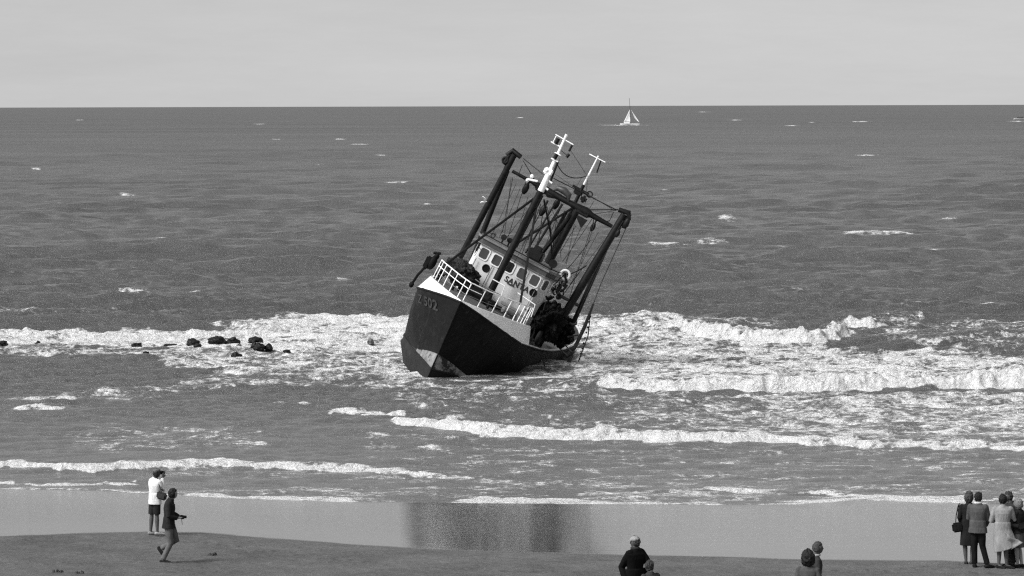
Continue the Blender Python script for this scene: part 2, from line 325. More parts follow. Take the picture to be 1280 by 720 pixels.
# small whitecaps: centre, half width, half height (pixels)
CAPS = [(490, 228.5, 16, 1.3), (450, 180.5, 14, .9), (425, 174, 9, .6), (475, 194.5, 8, .7), (505, 229, 6, .8), (845, 307, 45, 2.0), (890, 304, 22, 1.2), (1065, 300, 22, 1.2), (1110, 300.5, 42, 1.9),
        (983, 314, 16, 2.0), (1018, 313.5, 10, 1.8), (1096, 317, 22, 1.5), (1270, 239.5, 16, 2.2), (1155, 240, 7, 1.3), (908, 276.5, 13, 1.6), (792, 252, 7, 1.0), (830, 238, 8, 1.0), (345, 174, 6, .8), (160, 245, 12, .9),
        (45, 212, 6, .8), (75, 258, 7, .7), (396, 207.5, 5, .8), (640, 367, 30, 1.2), (240, 366, 14, 1.2), (170, 372, 20, 1.0), (305, 361, 8, 1.2), (170, 363, 10, 1), (430, 350, 14, 1.2), (55, 395, 20, 2.5),
        (785, 156.5, 26, .5), (760, 156.3, 14, .45), (650, 147, 5, .5), (920, 150, 10, .5), (990, 157, 12, .6), (1075, 152, 14, .6), (1015, 153, 5, .5), (1085, 195, 16, .9), (1270, 151.6, 12, .6), (325, 155, 10, .5), (880, 140, 12, .4),
        (1005, 266, 8, .8), (1155, 322, 25, .9), (1180, 273, 20, .8), (1000, 370, 24, 1.1), (1150, 386, 14, 1.0), (620, 300, 5, .8), (200, 300, 8, .7), (100, 150, 6, .5), (560, 345, 8, 1), (1235, 388, 14, 1.2), (960, 395, 14, 1.3),
        (535, 258, 5, .8), (350, 508, 12, 1.5), (380, 508, 10, 1.3), (250, 560, 12, 1), (540, 560, 14, .8), (565, 552, 18, .8)]
def build_sea():
    ytop = 133.1
    s_edge = np.concatenate([-np.geomspace(9.0, 0.24, 26)[:-1], np.linspace(-0.24, -0.175, 60)[:-1], np.linspace(-0.175, 0.175, 1500), np.linspace(0.175, 0.24, 60)[1:], np.geomspace(0.24, 9.0, 26)[1:]])
    pyr = np.concatenate([np.linspace(646, 500, 400)[:-1], np.linspace(500, 380, 430)[:-1], np.linspace(380, 160, 560)[:-1], np.linspace(160, 134, 90)[:-1]])
    Yr = CAMH * FPX / (pyr - 131.7)
    Yr = np.concatenate([Yr, np.geomspace(Yr[-1] * 1.1, 45000, 14)])
    Yg, Sg = np.meshgrid(Yr, s_edge, indexing='ij')
    X = Yg * Sg; Y = Yg
    dY = np.gradient(Yr)[:, None] * np.ones_like(X); dX = np.abs(np.gradient(s_edge))[None, :] * Y
    PX, PY = to_px(X, Y)
    shore = np.interp(X, SHX, SHY); dist = Y - shore
    H = np.zeros_like(X)
    # wind sea running to the beach
    calm = 0.08 + 0.92 * sstep(0, 100, dist)
    wr = np.random.default_rng(5)
    lams = np.geomspace(0.6, 30, 74)
    for lam in lams:
        th = wr.normal(0, 0.48) + R_(8); kx, ky = math.sin(th) * 2 * math.pi / lam, math.cos(th) * 2 * math.pi / lam
        amp = 0.040 * lam ** 0.38 * wr.uniform(.6, 1.3) * (1.0 if lam < 8 else 1.25)
        fade = sstep(1.4, 3.0, lam / np.maximum(dY, dX))
        near = calm if lam > 3 else np.minimum(.8, calm * 2.6)
        if fade.max() <= 0: continue
        ph = kx * X + ky * Y + wr.uniform(0, 6.28) + 1.6 * vnoise(X / (lam * 3.1) + lam, Y / (lam * 2.3), int(lam * 10))
        s = np.sin(ph)
        H += amp * near * fade * (np.power(0.5 + 0.5 * s, 1.7) - 0.4)
    foam = np.full_like(X, 0.05)
    nz = fbm(X * 1.1, Y * 0.8, 5, 3); nb = fbm(X * 0.22 + 4, Y * 0.22, 3, 21); nf = fbm(X * 3.6, Y * 3.0, 3, 44)
    # wobble of traced edges so that they are ragged
    wx = (nb - .5) * 26; wy = (nz - .5) * 10
    for top, bot, d, soft, fadein in ZONES:
        tx, ty = np.array(top, float).T; bx, by = np.array(bot, float).T
        T = np.interp(PX + wx, tx, ty); B = np.interp(PX + wx, bx, by)
        m = sstep(-soft, soft, PY + wy - T) * sstep(-soft, soft, B - PY - wy)
        if fadein: m = m * (0.55 + 0.45 * sstep(fadein[0], fadein[1], PX)) if fadein[1] - fadein[0] > 100 else m * sstep(fadein[0], fadein[1], PX)
        x0, x1 = min(tx[0], bx[0]), max(tx[-1], bx[-1])
        m = m * sstep(x0, x0 + 25, PX + wx) * sstep(-x1, -x1 + 25, -(PX + wx))
        foam = np.maximum(foam, 0.05 + (d - 0.05) * m)
    for w in BREAKERS:
        xs, ys = curve_xy(w['pts']); st_ = np.interp(X, xs, [p[2] for p in w['pts']], left=0, right=0)
        y0_ = np.interp(X, xs, ys); sel = (st_ > 0) & (np.abs(Y - y0_) < 14)
        x, y, st = X[sel], Y[sel], st_[sel]; b_, z_, f_ = nb[sel], nz[sel], nf[sel]
        if w['h'] > .3: yl = y0_[sel] + (b_ - .5) * 1.6 + (fbm(x * .9, y * 0 + 1, 3, 66) - .5) * .9
        else: yl = y0_[sel] + (fbm(x * .5, y * 0 + 3, 3, 61) - .5) * 1.2 + (fbm(x * 2.5, y * 0 + 3, 3, 62) - .5) * .5
        v = y - yl
        if w['foam'] == 0: b_ = z_ * 0 + .5; z_ = z_ * 0 + .5; yl = y0_[sel] + (fbm(x * .08, y * 0 + 3, 2, 61) - .5) * 5; v = y - yl
        st2 = st * (0.3 + 1.1 * fbm(x * .10 + 5, y * .02, 2, 31)) * .9 if w["foam"] == 0 else st * (0.66 + 0.68 * fbm(x * 0.45 + 7, y * 0.1, 3, 71)) * (0.72 + 0.56 * fbm(x * 1.1 + 3, y * .9, 3, 88))
        fr_ = w['front'] * 1.6; prof = sstep(-.15, fr_, v + (z_ - .5) * .9) * (1 - sstep(fr_ * .8, fr_ + w['back'], v))
        h_ = w['h'] * .62 * st2 * prof
        tr = .75 * w['rough'] * w['h'] * st2 * np.clip(prof * 1.3, 0, 1)
        H[sel] += h_ + tr * ((f_ - .5) * .75 + (z_ - .5) * .8)
        fm = sstep(-w['over'] - .1, .05, v + (z_ - .5) * .8) * (1 - sstep(w['fw'] * .45, w['fw'] * 1.35, v + (z_ - .5) * 1.8))
        foam[sel] = np.maximum(foam[sel], w['foam'] * np.minimum(1, st * 1.5) * fm * (.92 + .5 * (f_ - .4) + .25 * (b_ - .4)))
    cx = (nz - .5) * 10; cy = (nb - .5)
    capn = vnoise(PX * .22, PY * .9, 5) * .5
    for x, y, a, b in CAPS:
        sel = (np.abs(PX - x) < a * 1.5 + 4) & (np.abs(PY - y) < b * 3 + 2)
        if not sel.any(): continue
        q = ((PX[sel] - x) / a) ** 2 + ((PY[sel] - y) / (b * .8)) ** 2
        foam[sel] = np.maximum(foam[sel], (.80 - .30 * q - capn[sel] * .55))
        H[sel] += 0.15 * np.exp(-q) * (y > 230)
    # random little glints of foam out to the horizon
    rp = np.random.default_rng(3)
    # shoreline: thin lip of water, a bright edge line
    wd_ = fbm(X * .35 + 9, Y * 0 + 2, 4, 55)
    lip = np.exp(-((dist - .45) / .35) ** 2)
    edge = sstep(-.4, .1, dist) * (1 - sstep(.10, .35, dist + (nz - .5) * .8 - 1.1 * sstep(.40, .75, wd_)))
    foam = np.maximum(foam, edge * (.55 + .34 * sstep(.35, .6, wd_)))
    H = H * sstep(-.2, 2.5, dist) + 0.022 * lip
    foam += (nf - .5) * .10
    # wake and splash where the sea meets the hull
    bx_, by_ = -3.45, 134.7
    dd = np.hypot((X - bx_ - 1.2) / 3.2, (Y - by_ - .1) / .9)
    foam = np.maximum(foam, .62 * np.exp(-(dd - 1) ** 2 * 5) * (dd > .2))
    H = np.where(dist < -1.5, -0.6, H)
    H = H * (1 - .85 * np.exp(-((X - 0) / 5.5) ** 2 - ((Y - 135.5) / 3.0) ** 2))
    V = np.stack([X, Y, H], -1)
    return V, foam, len(Yr), len(s_edge), 1 - sstep(5, 55, dist)
def sea_material():
    m, nt, b = new_mat('sea_water'); N = nt.nodes; L = nt.links
    geo = N.new("ShaderNodeNewGeometry"); at = N.new("ShaderNodeAttribute"); at.attribute_name = 'foam'
    def noise_(scale, detail, rough, stretch, dist=0.0):
        mp = N.new("ShaderNodeMapping"); mp.inputs['Scale'].default_value = stretch; L.new(geo.outputs['Position'], mp.inputs[0])
        n = N.new("ShaderNodeTexNoise"); n.inputs['Scale'].default_value = scale; n.inputs['Detail'].default_value = detail; n.inputs['Roughness'].default_value = rough; n.inputs['Distortion'].default_value = dist
        L.new(mp.outputs[0], n.inputs[0]); return n.outputs[0]
    def mth(op, a, b_=None, c=None, clamp=False):
        n = N.new("ShaderNodeMath"); n.operation = op; n.use_clamp = clamp
        for i, q in enumerate((a, b_, c)):
            if q is None: continue
            if isinstance(q, (int, float)): n.inputs[i].default_value = q
            else: L.new(q, n.inputs[i])
        return n.outputs[0]
    n1 = noise_(1.0, 9, .68, (.55, .95, .8), .7)
    n2 = noise_(5.0, 6, .7, (.8, 1, .8), .3)
    d = mth('ADD', at.outputs['Fac'], mth('MULTIPLY', mth('SUBTRACT', n1, .5), 1.55))
    d = mth('ADD', d, mth('MULTIPLY', mth('SUBTRACT', n2, .5), 1.0))
    n8 = noise_(13, 4, .7, (.9, 1, 1)); d = mth('ADD', d, mth('MULTIPLY', mth('SUBTRACT', n8, .5), .40))
    n6 = noise_(.8, 4, .6, (.8, 1.1, 1), 1.2)
    rdg = mth('SUBTRACT', 1.0, mth('MULTIPLY', mth('ABSOLUTE', mth('SUBTRACT', n6, .5)), 9.0), clamp=True)
    d = mth('ADD', d, mth('MULTIPLY', mth('SUBTRACT', rdg, .42), mth('MULTIPLY', mth('SUBTRACT', at.outputs['Fac'], .1, clamp=True), .32)))
    mr = N.new("ShaderNodeMapRange"); mr.interpolation_type = 'SMOOTHSTEP'; mr.inputs['From Min'].default_value = .40; mr.inputs['From Max'].default_value = .78
    L.new(d, mr.inputs[0]); fac = mr.outputs[0]
    # water tone: slow patches (sand stirred up, gusts) 
    p1 = noise_(.012, 6, .7, (.35, 1, 1)); 
    cr = N.new("ShaderNodeMapRange"); cr.inputs['From Min'].default_value = .3; cr.inputs['From Max'].default_value = .7; cr.inputs['To Min'].default_value = .055; cr.inputs['To Max'].default_value = .090
    L.new(p1, cr.inputs[0])
    sh = N.new("ShaderNodeAttribute"); sh.attribute_name = 'shallow'      # sand stirred up in the shallows makes the water paler
    L.new(mth('ADD', cr.outputs[0], mth('MULTIPLY', sh.outputs['Fac'], .030)), b.inputs['Base Color'])
    sxy = N.new("ShaderNodeSeparateXYZ"); L.new(geo.outputs['Position'], sxy.inputs[0])
    rg = N.new("ShaderNodeMapRange"); rg.inputs['From Min'].default_value = 2.2; rg.inputs['From Max'].default_value = 3.3; rg.inputs['To Min'].default_value = .14; rg.inputs['To Max'].default_value = .50
    L.new(mth('LOGARITHM', sxy.outputs[1], 10.0), rg.inputs[0]); L.new(rg.outputs[0], b.inputs['Roughness']); b.inputs['IOR'].default_value = 1.33; b.inputs['Specular IOR Level'].default_value = .5
    h1 = noise_(.33, 10, .74, (.34, 1, 1), .4); h2 = noise_(1.7, 7, .74, (.45, 1, 1), .3)
    h0 = noise_(.07, 6, .6, (.3, 1, 1), .3)
    hh = mth('ADD', mth('ADD', mth('MULTIPLY', h1, 1.6), mth('MULTIPLY', h2, .75)), mth('MULTIPLY', h0, 1.1))
    bp = N.new("ShaderNodeBump"); bp.inputs['Strength'].default_value = 1.0; L.new(mth('SUBTRACT', .30, mth('MULTIPLY', sh.outputs['Fac'], .17)), bp.inputs['Distance'])
    L.new(hh, bp.inputs['Height']); L.new(bp.outputs[0], b.inputs['Normal'])
    fb = N.new("ShaderNodeBsdfPrincipled"); fb.inputs['Roughness'].default_value = .9; fb.inputs['Specular IOR Level'].default_value = .1
    fc = N.new("ShaderNodeMapRange"); fc.inputs['From Min'].default_value = .38; fc.inputs['From Max'].default_value = .60; fc.inputs['To Min'].default_value = .50; fc.inputs['To Max'].default_value = .90
    L.new(mth('ADD', mth('MULTIPLY', n2, .45), mth('ADD', mth('MULTIPLY', n8, .3), mth('MULTIPLY', n1, .25))), fc.inputs[0]); L.new(fc.outputs[0], fb.inputs['Base Color'])
    b2 = N.new("ShaderNodeBump"); b2.inputs['Strength'].default_value = .9; b2.inputs['Distance'].default_value = .25
    L.new(mth('ADD', mth('ADD', n2, mth('MULTIPLY', n8, .5)), mth('MULTIPLY', d, .5)), b2.inputs['Height']); L.new(b2.outputs[0], fb.inputs['Normal'])
    ms = N.new("ShaderNodeMixShader"); L.new(fac, ms.inputs[0]); L.new(b.outputs[0], ms.inputs[1]); L.new(fb.outputs[0], ms.inputs[2])
    L.new(ms.outputs[0], N['Material Output'].inputs[0])
    return m
V, foam, nr, nc, shal = build_sea()
sea = np_mesh('sea', V, nr, nc, {'foam': foam, 'shallow': shal}, sea_material())
SV = V.reshape(nr, nc, 3)
def sea_h(x, y):
    i = int(np.argmin(np.abs(SV[:, 0, 1] - y))); j = int(np.argmin(np.abs(SV[i, :, 0] - x))); return float(SV[max(0, i - 2):i + 3, max(0, j - 3):j + 4, 2].max())
tag(sea, 'grey choppy sea with lines of white surf breaking towards the beach', None, None, 'structure')

# ------------------------------------------------------------------ the beach
def build_sand():
    s_edge = np.concatenate([-np.geomspace(9.0, 0.26, 16)[:-1], np.linspace(-0.26, 0.26, 700), np.geomspace(0.26, 9.0, 16)[1:]])
    Yr = np.concatenate([np.linspace(20, 68, 40)[:-1], np.linspace(68, 97, 420)[:-1], np.linspace(97, 260, 30)])
    Yg, Sg = np.meshgrid(Yr, s_edge, indexing='ij'); X = Yg * Sg; Y = Yg
    Z = sand_z_np(X, Y)
    ys = np.interp(X, SHX, SHY)
    # the wet line, traced on the sloping sand
    w = [beach_pt(p[0], p[1]) for p in WET]
    wl = np.interp(X, [q.x for q in w], [q.y for q in w])
    n = fbm(X * .6, Y * .9, 4, 13)
    wet = Y - wl + (n - .5) * .55
    pd = beach_pt(104, 715); wet = np.maximum(wet, .45 - np.hypot((X - pd.x) / .55, (Y - pd.y) / .35) + (fbm(X * 3, Y * 3, 3, 8) - .5) * .8)
    pd = beach_pt(60, 718); wet = np.maximum(wet, .3 - np.hypot((X - pd.x) / .5, (Y - pd.y) / .2) + (fbm(X * 3, Y * 3, 3, 8) - .5) * .8)
    dry = 1 - sstep(-.2, .3, wet)
    fine = fbm(X * 2.2, Y * 2.6, 4, 29)
    Z = Z + dry * ((fine - .5) * .07 + (n - .5) * .05)
    fr = np.random.default_rng(8)     # footprints
    walks = [((-30, 706), (208, 704)), ((1010, 716), (1215, 712)), ((430, 700), (190, 671)), ((1225, 716), (1285, 711)), ((560, 712), (760, 716))]
    for (ax_, ay_), (bx_, by_) in walks:
        a_, b_ = beach_pt(ax_, ay_), beach_pt(bx_, by_); L_ = math.hypot(b_.x - a_.x, b_.y - a_.y); n_ = int(L_ / .72)
        for k in range(n_):
            f = k / max(1, n_); cx = a_.x + (b_.x - a_.x) * f + fr.normal(0, .05); cy = a_.y + (b_.y - a_.y) * f + (.10 if k % 2 else -.10) + fr.normal(0, .06)
            sl_ = (np.abs(X - cx) < .5) & (np.abs(Y - cy) < .5)
            if sl_.any():
                q = ((X[sl_] - cx) / .13) ** 2 + ((Y[sl_] - cy) / .08) ** 2; Z[sl_] += (-.07 * np.exp(-q) + .035 * np.exp(-(np.sqrt(q) - 1.7) ** 2 * 3)) * dry[sl_]
    V = np.stack([X, Y, Z], -1)
    return V, wet, len(Yr), len(s_edge)
def sand_material():
    m, nt, b = new_mat('sand'); N = nt.nodes; L = nt.links
    geo = N.new("ShaderNodeNewGeometry"); at = N.new("ShaderNodeAttribute"); at.attribute_name = 'wet'
    def noise_(scale, detail, rough, stretch=(1, 1, 1)):
        mp = N.new("ShaderNodeMapping"); mp.inputs['Scale'].default_value = stretch; L.new(geo.outputs['Position'], mp.inputs[0])
        n = N.new("ShaderNodeTexNoise"); n.inputs['Scale'].default_value = scale; n.inputs['Detail'].default_value = detail; n.inputs['Roughness'].default_value = rough
        L.new(mp.outputs[0], n.inputs[0]); return n.outputs[0]
    wr = N.new("ShaderNodeMapRange"); wr.interpolation_type = 'SMOOTHSTEP'; wr.inputs['From Min'].default_value = -.20; wr.inputs['From Max'].default_value = .55
    L.new(at.outputs['Fac'], wr.inputs[0]); wet = wr.outputs[0]
    n1 = noise_(.5, 8, .7); n2 = noise_(9, 6, .75)
    dr = N.new("ShaderNodeMapRange"); dr.inputs['From Min'].default_value = .3; dr.inputs['From Max'].default_value = .7; dr.inputs['To Min'].default_value = .040; dr.inputs['To Max'].default_value = .150
    ad = N.new("ShaderNodeMixRGB"); ad.inputs[0].default_value = .5; L.new(n1, ad.inputs[1]); L.new(n2, ad.inputs[2]); L.new(ad.outputs[0], dr.inputs[0])
    # dark scraps of shell and weed in the sand
    n3 = noise_(2.3, 9, .8, (.5, 1, 1)); c3 = N.new("ShaderNodeValToRGB"); c3.color_ramp.elements[0].position = .70; c3.color_ramp.elements[1].position = .74
    L.new(n3, c3.inputs[0]); mx3 = N.new("ShaderNodeMixRGB"); mx3.inputs[2].default_value = grey(.03); L.new(c3.outputs[0], mx3.inputs[0]); L.new(dr.outputs[0], mx3.inputs[1])
    n9 = noise_(5.5, 5, .8, (.6, 1, 1)); c9 = N.new("ShaderNodeValToRGB"); c9.color_ramp.elements[0].position = .715; c9.color_ramp.elements[1].position = .73
    L.new(n9, c9.inputs[0]); mx9 = N.new("ShaderNodeMixRGB"); mx9.inputs[2].default_value = grey(.45); L.new(c9.outputs[0], mx9.inputs[0]); L.new(mx3.outputs[0], mx9.inputs[1])
    mx = N.new("ShaderNodeMixRGB"); L.new(wet, mx.inputs[0]); L.new(mx9.outputs[0], mx.inputs[1]); mx.inputs[2].default_value = grey(.04)
    L.new(mx.outputs[0], b.inputs['Base Color'])
    ro = N.new("ShaderNodeMapRange"); ro.inputs['To Min'].default_value = .75; ro.inputs['To Max'].default_value = .035; L.new(wet, ro.inputs[0])
    nearsea = N.new("ShaderNodeMapRange"); nearsea.interpolation_type = 'SMOOTHSTEP'; nearsea.inputs['From Min'].default_value = 1.5; nearsea.inputs['From Max'].default_value = 6.5; L.new(at.outputs['Fac'], nearsea.inputs[0])
    n7 = noise_(.7, 7, .7, (.25, 1.2, 1))
    ra = N.new("ShaderNodeMath"); ra.operation = 'MULTIPLY_ADD'; L.new(n7, ra.inputs[0]); ra.inputs[1].default_value = .05; L.new(ro.outputs[0], ra.inputs[2])
    rb = N.new("ShaderNodeMath"); rb.operation = 'MULTIPLY_ADD'; L.new(nearsea.outputs[0], rb.inputs[0]); rb.inputs[1].default_value = .03; L.new(ra.outputs[0], rb.inputs[2]); L.new(rb.outputs[0], b.inputs['Roughness'])
    sp = N.new("ShaderNodeMapRange"); sp.inputs['To Min'].default_value = .15; sp.inputs['To Max'].default_value = .5; L.new(wet, sp.inputs[0]); L.new(sp.outputs[0], b.inputs['Specular IOR Level'])
    b.inputs['IOR'].default_value = 1.36
    bs = N.new("ShaderNodeMapRange"); bs.inputs['To Min'].default_value = .035; bs.inputs['To Max'].default_value = .0; L.new(wet, bs.inputs[0])
    bp = N.new("ShaderNodeBump"); bp.inputs['Strength'].default_value = 1; L.new(bs.outputs[0], bp.inputs['Distance']); L.new(n2, bp.inputs['Height']); 
    # faint long ripples in the film of water
    n4 = noise_(1.0, 6, .7, (.16, 2.6, 1)); b4 = N.new("ShaderNodeBump"); b4.inputs['Strength'].default_value = 1
    bd = N.new("ShaderNodeMapRange"); bd.inputs['To Min'].default_value = .0040; bd.inputs['To Max'].default_value = .006; L.new(nearsea.outputs[0], bd.inputs[0]); L.new(bd.outputs[0], b4.inputs['Distance'])
    L.new(n4, b4.inputs['Height']); L.new(bp.outputs[0], b4.inputs['Normal']); L.new(b4.outputs[0], b.inputs['Normal'])
    return m
V, wet, nr, nc = build_sand()
beach = np_mesh('beach_sand', V, nr, nc, {'wet': wet}, sand_material())
tag(beach, 'sloping beach, wet mirror-like sand below a darker band of damp sand', None, None, 'structure')

# ------------------------------------------------------------------ the stranded trawler
PHI, PSI, TH = R_(27), R_(12), R_(4)
a0 = Vector((math.sin(PSI), math.cos(PSI), 0)); p0 = Vector((math.cos(PSI), -math.sin(PSI), 0)); z0 = Vector((0, 0, 1))
SA = math.cos(TH) * a0 - math.sin(TH) * z0; su0 = math.cos(TH) * z0 + math.sin(TH) * a0
SP = math.cos(PHI) * p0 - math.sin(PHI) * su0; SU = math.cos(PHI) * su0 + math.sin(PHI) * p0
SD = 133.8; KS = SD / 136.0
_d = ray(575.6, 377.5); SO = CC + _d * (SD / _d.y)
ship = empty('trawler', SO, 'dark stranded fishing trawler heeled over in the surf, bow towards the beach', 'trawler')
ship.rotation_mode = 'QUATERNION'; ship.scale = (KS, KS, KS)
ship.rotation_quaternion = Matrix(((SP.x, SA.x, SU.x), (SP.y, SA.y, SU.y), (SP.z, SA.z, SU.z))).to_quaternion()
def Lp(px, py, t):
    """ship-frame point (to port, aft, up) standing t metres aft of the stem that the photograph shows at this pixel"""
    d = ray(px, py); k = ((SO + SA * (t * KS) - CC).dot(SA)) / d.dot(SA); w = CC + d * k - SO - SA * (t * KS)
    return Vector((w.dot(SP) / KS, t, w.dot(SU) / KS))

def tab(rows): a = np.array(rows, float); return a
LV = {  # half-breadth and height along each level: t, w, z
    'T': tab([(0, 0, .06), (.3, .55, .09), (.6, .92, .11), (1, 1.35, .14), (1.5, 1.80, .16), (2, 2.10, .17), (3, 2.30, .13), (4.4, 2.38, .07)]),
    'S': tab([(0, 0, 0), (.3, .60, -.08), (.6, 1.02, -.17), (1, 1.48, -.28), (1.5, 1.95, -.40), (2, 2.30, -.50), (3, 2.64, -.66), (4.4, 2.70, -.74), (7, 2.78, -.9), (9, 2.84, -.94), (12, 2.84, -.9), (15, 2.7, -.74), (18, 2.3, -.5), (19.5, 1.8, -.35), (20.5, 1.2, -.25)]),
    'M': tab([(.45, 0, -1.4), (.75, .45, -1.42), (1.1, .92, -1.45), (1.6, 1.45, -1.5), (2.2, 2.0, -1.56), (3, 2.45, -1.64), (4.4, 2.78, -1.75), (7, 2.92, -1.85), (9, 2.97, -1.9), (12, 2.95, -1.85), (15, 2.85, -1.7), (18, 2.45, -1.45), (19.5, 1.95, -1.3), (20.5, 1.35, -1.2)]),
    'B': tab([(.8, 0, -2.52), (1.1, .26, -2.57), (1.5, .60, -2.66), (2, 1.05, -2.84), (2.6, 1.50, -3.00), (3.2, 1.90, -2.96), (4, 2.40, -2.88), (5.5, 2.70, -2.90), (8, 2.92, -2.90), (12, 2.95, -2.9), (15, 2.8, -2.7), (18, 2.3, -2.4), (20.5, 1.2, -2.1)]),
    'K': tab([(1.0, 0, -3.25), (1.3, .34, -3.18), (1.6, .64, -3.13), (2.1, 1.09, -3.07), (2.6, 1.5, -3.03), (3.2, 1.90, -2.98), (4, 2.40, -2.90), (5.5, 2.72, -2.94), (8, 2.94, -2.95), (12, 2.96, -2.95), (15, 2.78, -2.8), (18, 2.2, -2.5), (20.5, 1.1, -2.2)]),
    'G': tab([(1.05, 0, -3.42), (1.3, .26, -3.40), (1.6, .55, -3.38), (2.1, 1.0, -3.36), (2.6, 1.45, -3.33), (3.2, 1.92, -3.28), (4, 2.44, -3.2), (5.5, 2.76, -3.24), (8, 2.94, -3.25), (12, 2.94, -3.2), (15, 2.7, -3.1), (18, 2.1, -2.8), (20.5, 1.0, -2.5)]),
    'H': tab([(1.15, 0, -3.72), (1.5, .26, -3.78), (2, .66, -3.86), (3, 1.45, -3.92), (4, 1.95, -3.92), (5.6, 2.25, -3.95), (8, 2.4, -3.95), (12, 2.4, -3.9), (15, 2.1, -3.7), (18, 1.4, -3.4), (20.5, .5, -3.0)]),
    'Z': tab([(1.35, 0, -4.2), (1.7, .03, -4.3), (2.2, .06, -4.4), (3, .10, -4.6), (4, .12, -4.7), (5.6, .14, -4.8), (8, .14, -4.8), (12, .14, -4.8), (15, .12, -4.7), (18, .1, -4.5), (20.5, .06, -4.2)]),
}
def lv(name, tau, tend=20.5):
    a = LV[name]; t = a[0, 0] + (tend - a[0, 0]) * tau
    return Vector((float(np.interp(t, a[:, 0], a[:, 1])), t, float(np.interp(t, a[:, 0], a[:, 2]))))
TAUS = [0, .006, .014, .025, .04, .058, .08, .105, .135, .17, .2146, .26, .32, .39, .46, .54, .62, .70, .78, .85, .91, .955, 1.0]
def skin_between(mb, names, taus, sub, mi, sgn, bulge=None, tend=20.5):
    rows = []
    for a, b in zip(names[:-1], names[1:]):
        for k in range(sub + (1 if b == names[-1] else 0)):
            f = k / sub; row = []
            for ta in taus:
                q = lv(a, ta, tend).lerp(lv(b, ta, tend), f)
                row.append((q.x * sgn, q.y, q.z))
            rows.append(row)
    mb.grid(rows, mi)
hm = MB()
for sg in (-1, 1):
    skin_between(hm, ['S', 'M', 'B'], TAUS, 5, 0, sg)
    skin_between(hm, ['B', 'K'], TAUS, 3, 1, sg)
    skin_between(hm, ['K', 'G', 'H', 'Z'], TAUS, 4, 2, sg)
# stern plating
ring_ = [lv(n, 1.0) for n in 'SMBKGHZ']; sv = [(q.x, q.y, q.z) for q in ring_] + [(-q.x, q.y, q.z) for q in reversed(ring_)]
hm.add(sv, [tuple(range(len(sv)))], 0)
hull = hm.build('hull', [M['hull_black'], M['antifoul'], M['bottom']], ship)
# stem bar and rubbing strakes
st = MB(); st.tube([(0, -.02, .03), (0, .2, -.7), (0, .44, -1.4), (0, .8, -2.52), (0, 1.0, -3.25), (0, 1.15, -3.7), (0, 1.5, -4.3)], .035, 8)
st.build('stem_bar', M['hull_black'], hull)
for sg in (-1, 1):
    k_ = MB(); k_.tube([(sg * (lv('K', ta).x + .015), lv('K', ta).y, lv('K', ta).z) for ta in TAUS], .045, 6); k_.build('chine_strake', M['bottom'], hull)
    k_ = MB(); k_.tube([(sg * (lv('S', ta).x + .015), lv('S', ta).y, lv('S', ta).z) for ta in TAUS], .045, 6); k_.build('rubbing_strake', M['hull_black'], hull)
# white bow bulwark: outer and inner skin
def T_(t): a = LV['T']; return Vector((float(np.interp(t, a[:, 0], a[:, 1])), t, float(np.interp(t, a[:, 0], a[:, 2]))))
def S_(t): a = LV['S']; return Vector((float(np.interp(t, a[:, 0], a[:, 1])), t, float(np.interp(t, a[:, 0], a[:, 2]))))
tt = [0, .12, .3, .45, .6, .8, 1, 1.25, 1.5, 1.75, 2, 2.5, 3, 3.5, 4, 4.4]
bw_ = MB()
for sg in (-1, 1):
    rows = []
    for f in (0, .33, .66, 1): rows.append([(sg * (S_(t).lerp(T_(t), f).x + .012), t - .015, S_(t).lerp(T_(t), f).z + .01) for t in tt])
    bw_.grid(rows)
    rows = [[(sg * (T_(t).x + .012), t - .015, T_(t).z + .01) for t in tt], [(sg * max(0, T_(t).x - .07), t + .05, T_(t).z + .01) for t in tt], [(sg * max(0, S_(t).x - .1), t + .05, S_(t).z) for t in tt]]
    bw_.grid(rows)
    a, b_ = S_(4.4), T_(4.4)
    bw_.add([(sg * (a.x + .012), 4.4, a.z), (sg * (b_.x + .012), 4.4, b_.z + .01), (sg * (b_.x - .07), 4.42, b_.z + .01), (sg * (a.x - .1), 4.42, a.z)], [(0, 1, 2, 3)])
bw_.build('bow_bulwark', M['white_hull'], ship)
# foredeck just below the bulwark top, and the main deck lower down aft of the step
fd = MB()
rows = [[(u * max(0, T_(t).x - .06), t, T_(t).z - .09 + .10 * (1 - u * u)) for u in np.linspace(-1, 1, 13)] for t in tt]
rows.append([(u * 2.3, 4.45, -1.25) for u in np.linspace(-1, 1, 13)])
fd.grid(rows); fd.build('foredeck', M['deck'], ship)
md = MB()
ts = [4.45, 6, 8, 10, 12, 14, 16, 18, 19.5, 20.4]
md.grid([[(u * (S_(t).x - .08), t, -1.55 + .2 * max(0, (t - 14) / 6) + .06 * (1 - u * u)) for u in np.linspace(-1, 1, 9)] for t in ts]); md.build('main_deck', M['deck'], ship)
mb_ = MB()
for sg in (-1, 1):
    mb_.grid([[(sg * (S_(t).x - .06), t, S_(t).z + .0) for t in ts], [(sg * (S_(t).x - .10), t, -1.55) for t in ts]])
    mb_.tube([(sg * (S_(t).x - .03), t, S_(t).z + .03) for t in np.linspace(4.45, 20.5, 26)], (.06, .09)[0], 8, 1)
rim = mb_.build('main_bulwark', [M['visor'], M['house']], ship)
# curved break of the forecastle: dark rounded shelter on each side
def shelter(sg):
    s_ = MB(); rows = []
    for i in range(13):
        q = math.pi * (i / 12) - math.pi / 2
        rows.append([(sg * (1.75 + .95 * math.cos(q) * (1 - .15 * k)), 4.46 + .5 * k, -.35 + .95 * math.sin(q)) for k in range(3)])
    s_.grid(rows); return s_.build('shelter_side', M['dark'], ship)
shelter(1); shelter(-1)

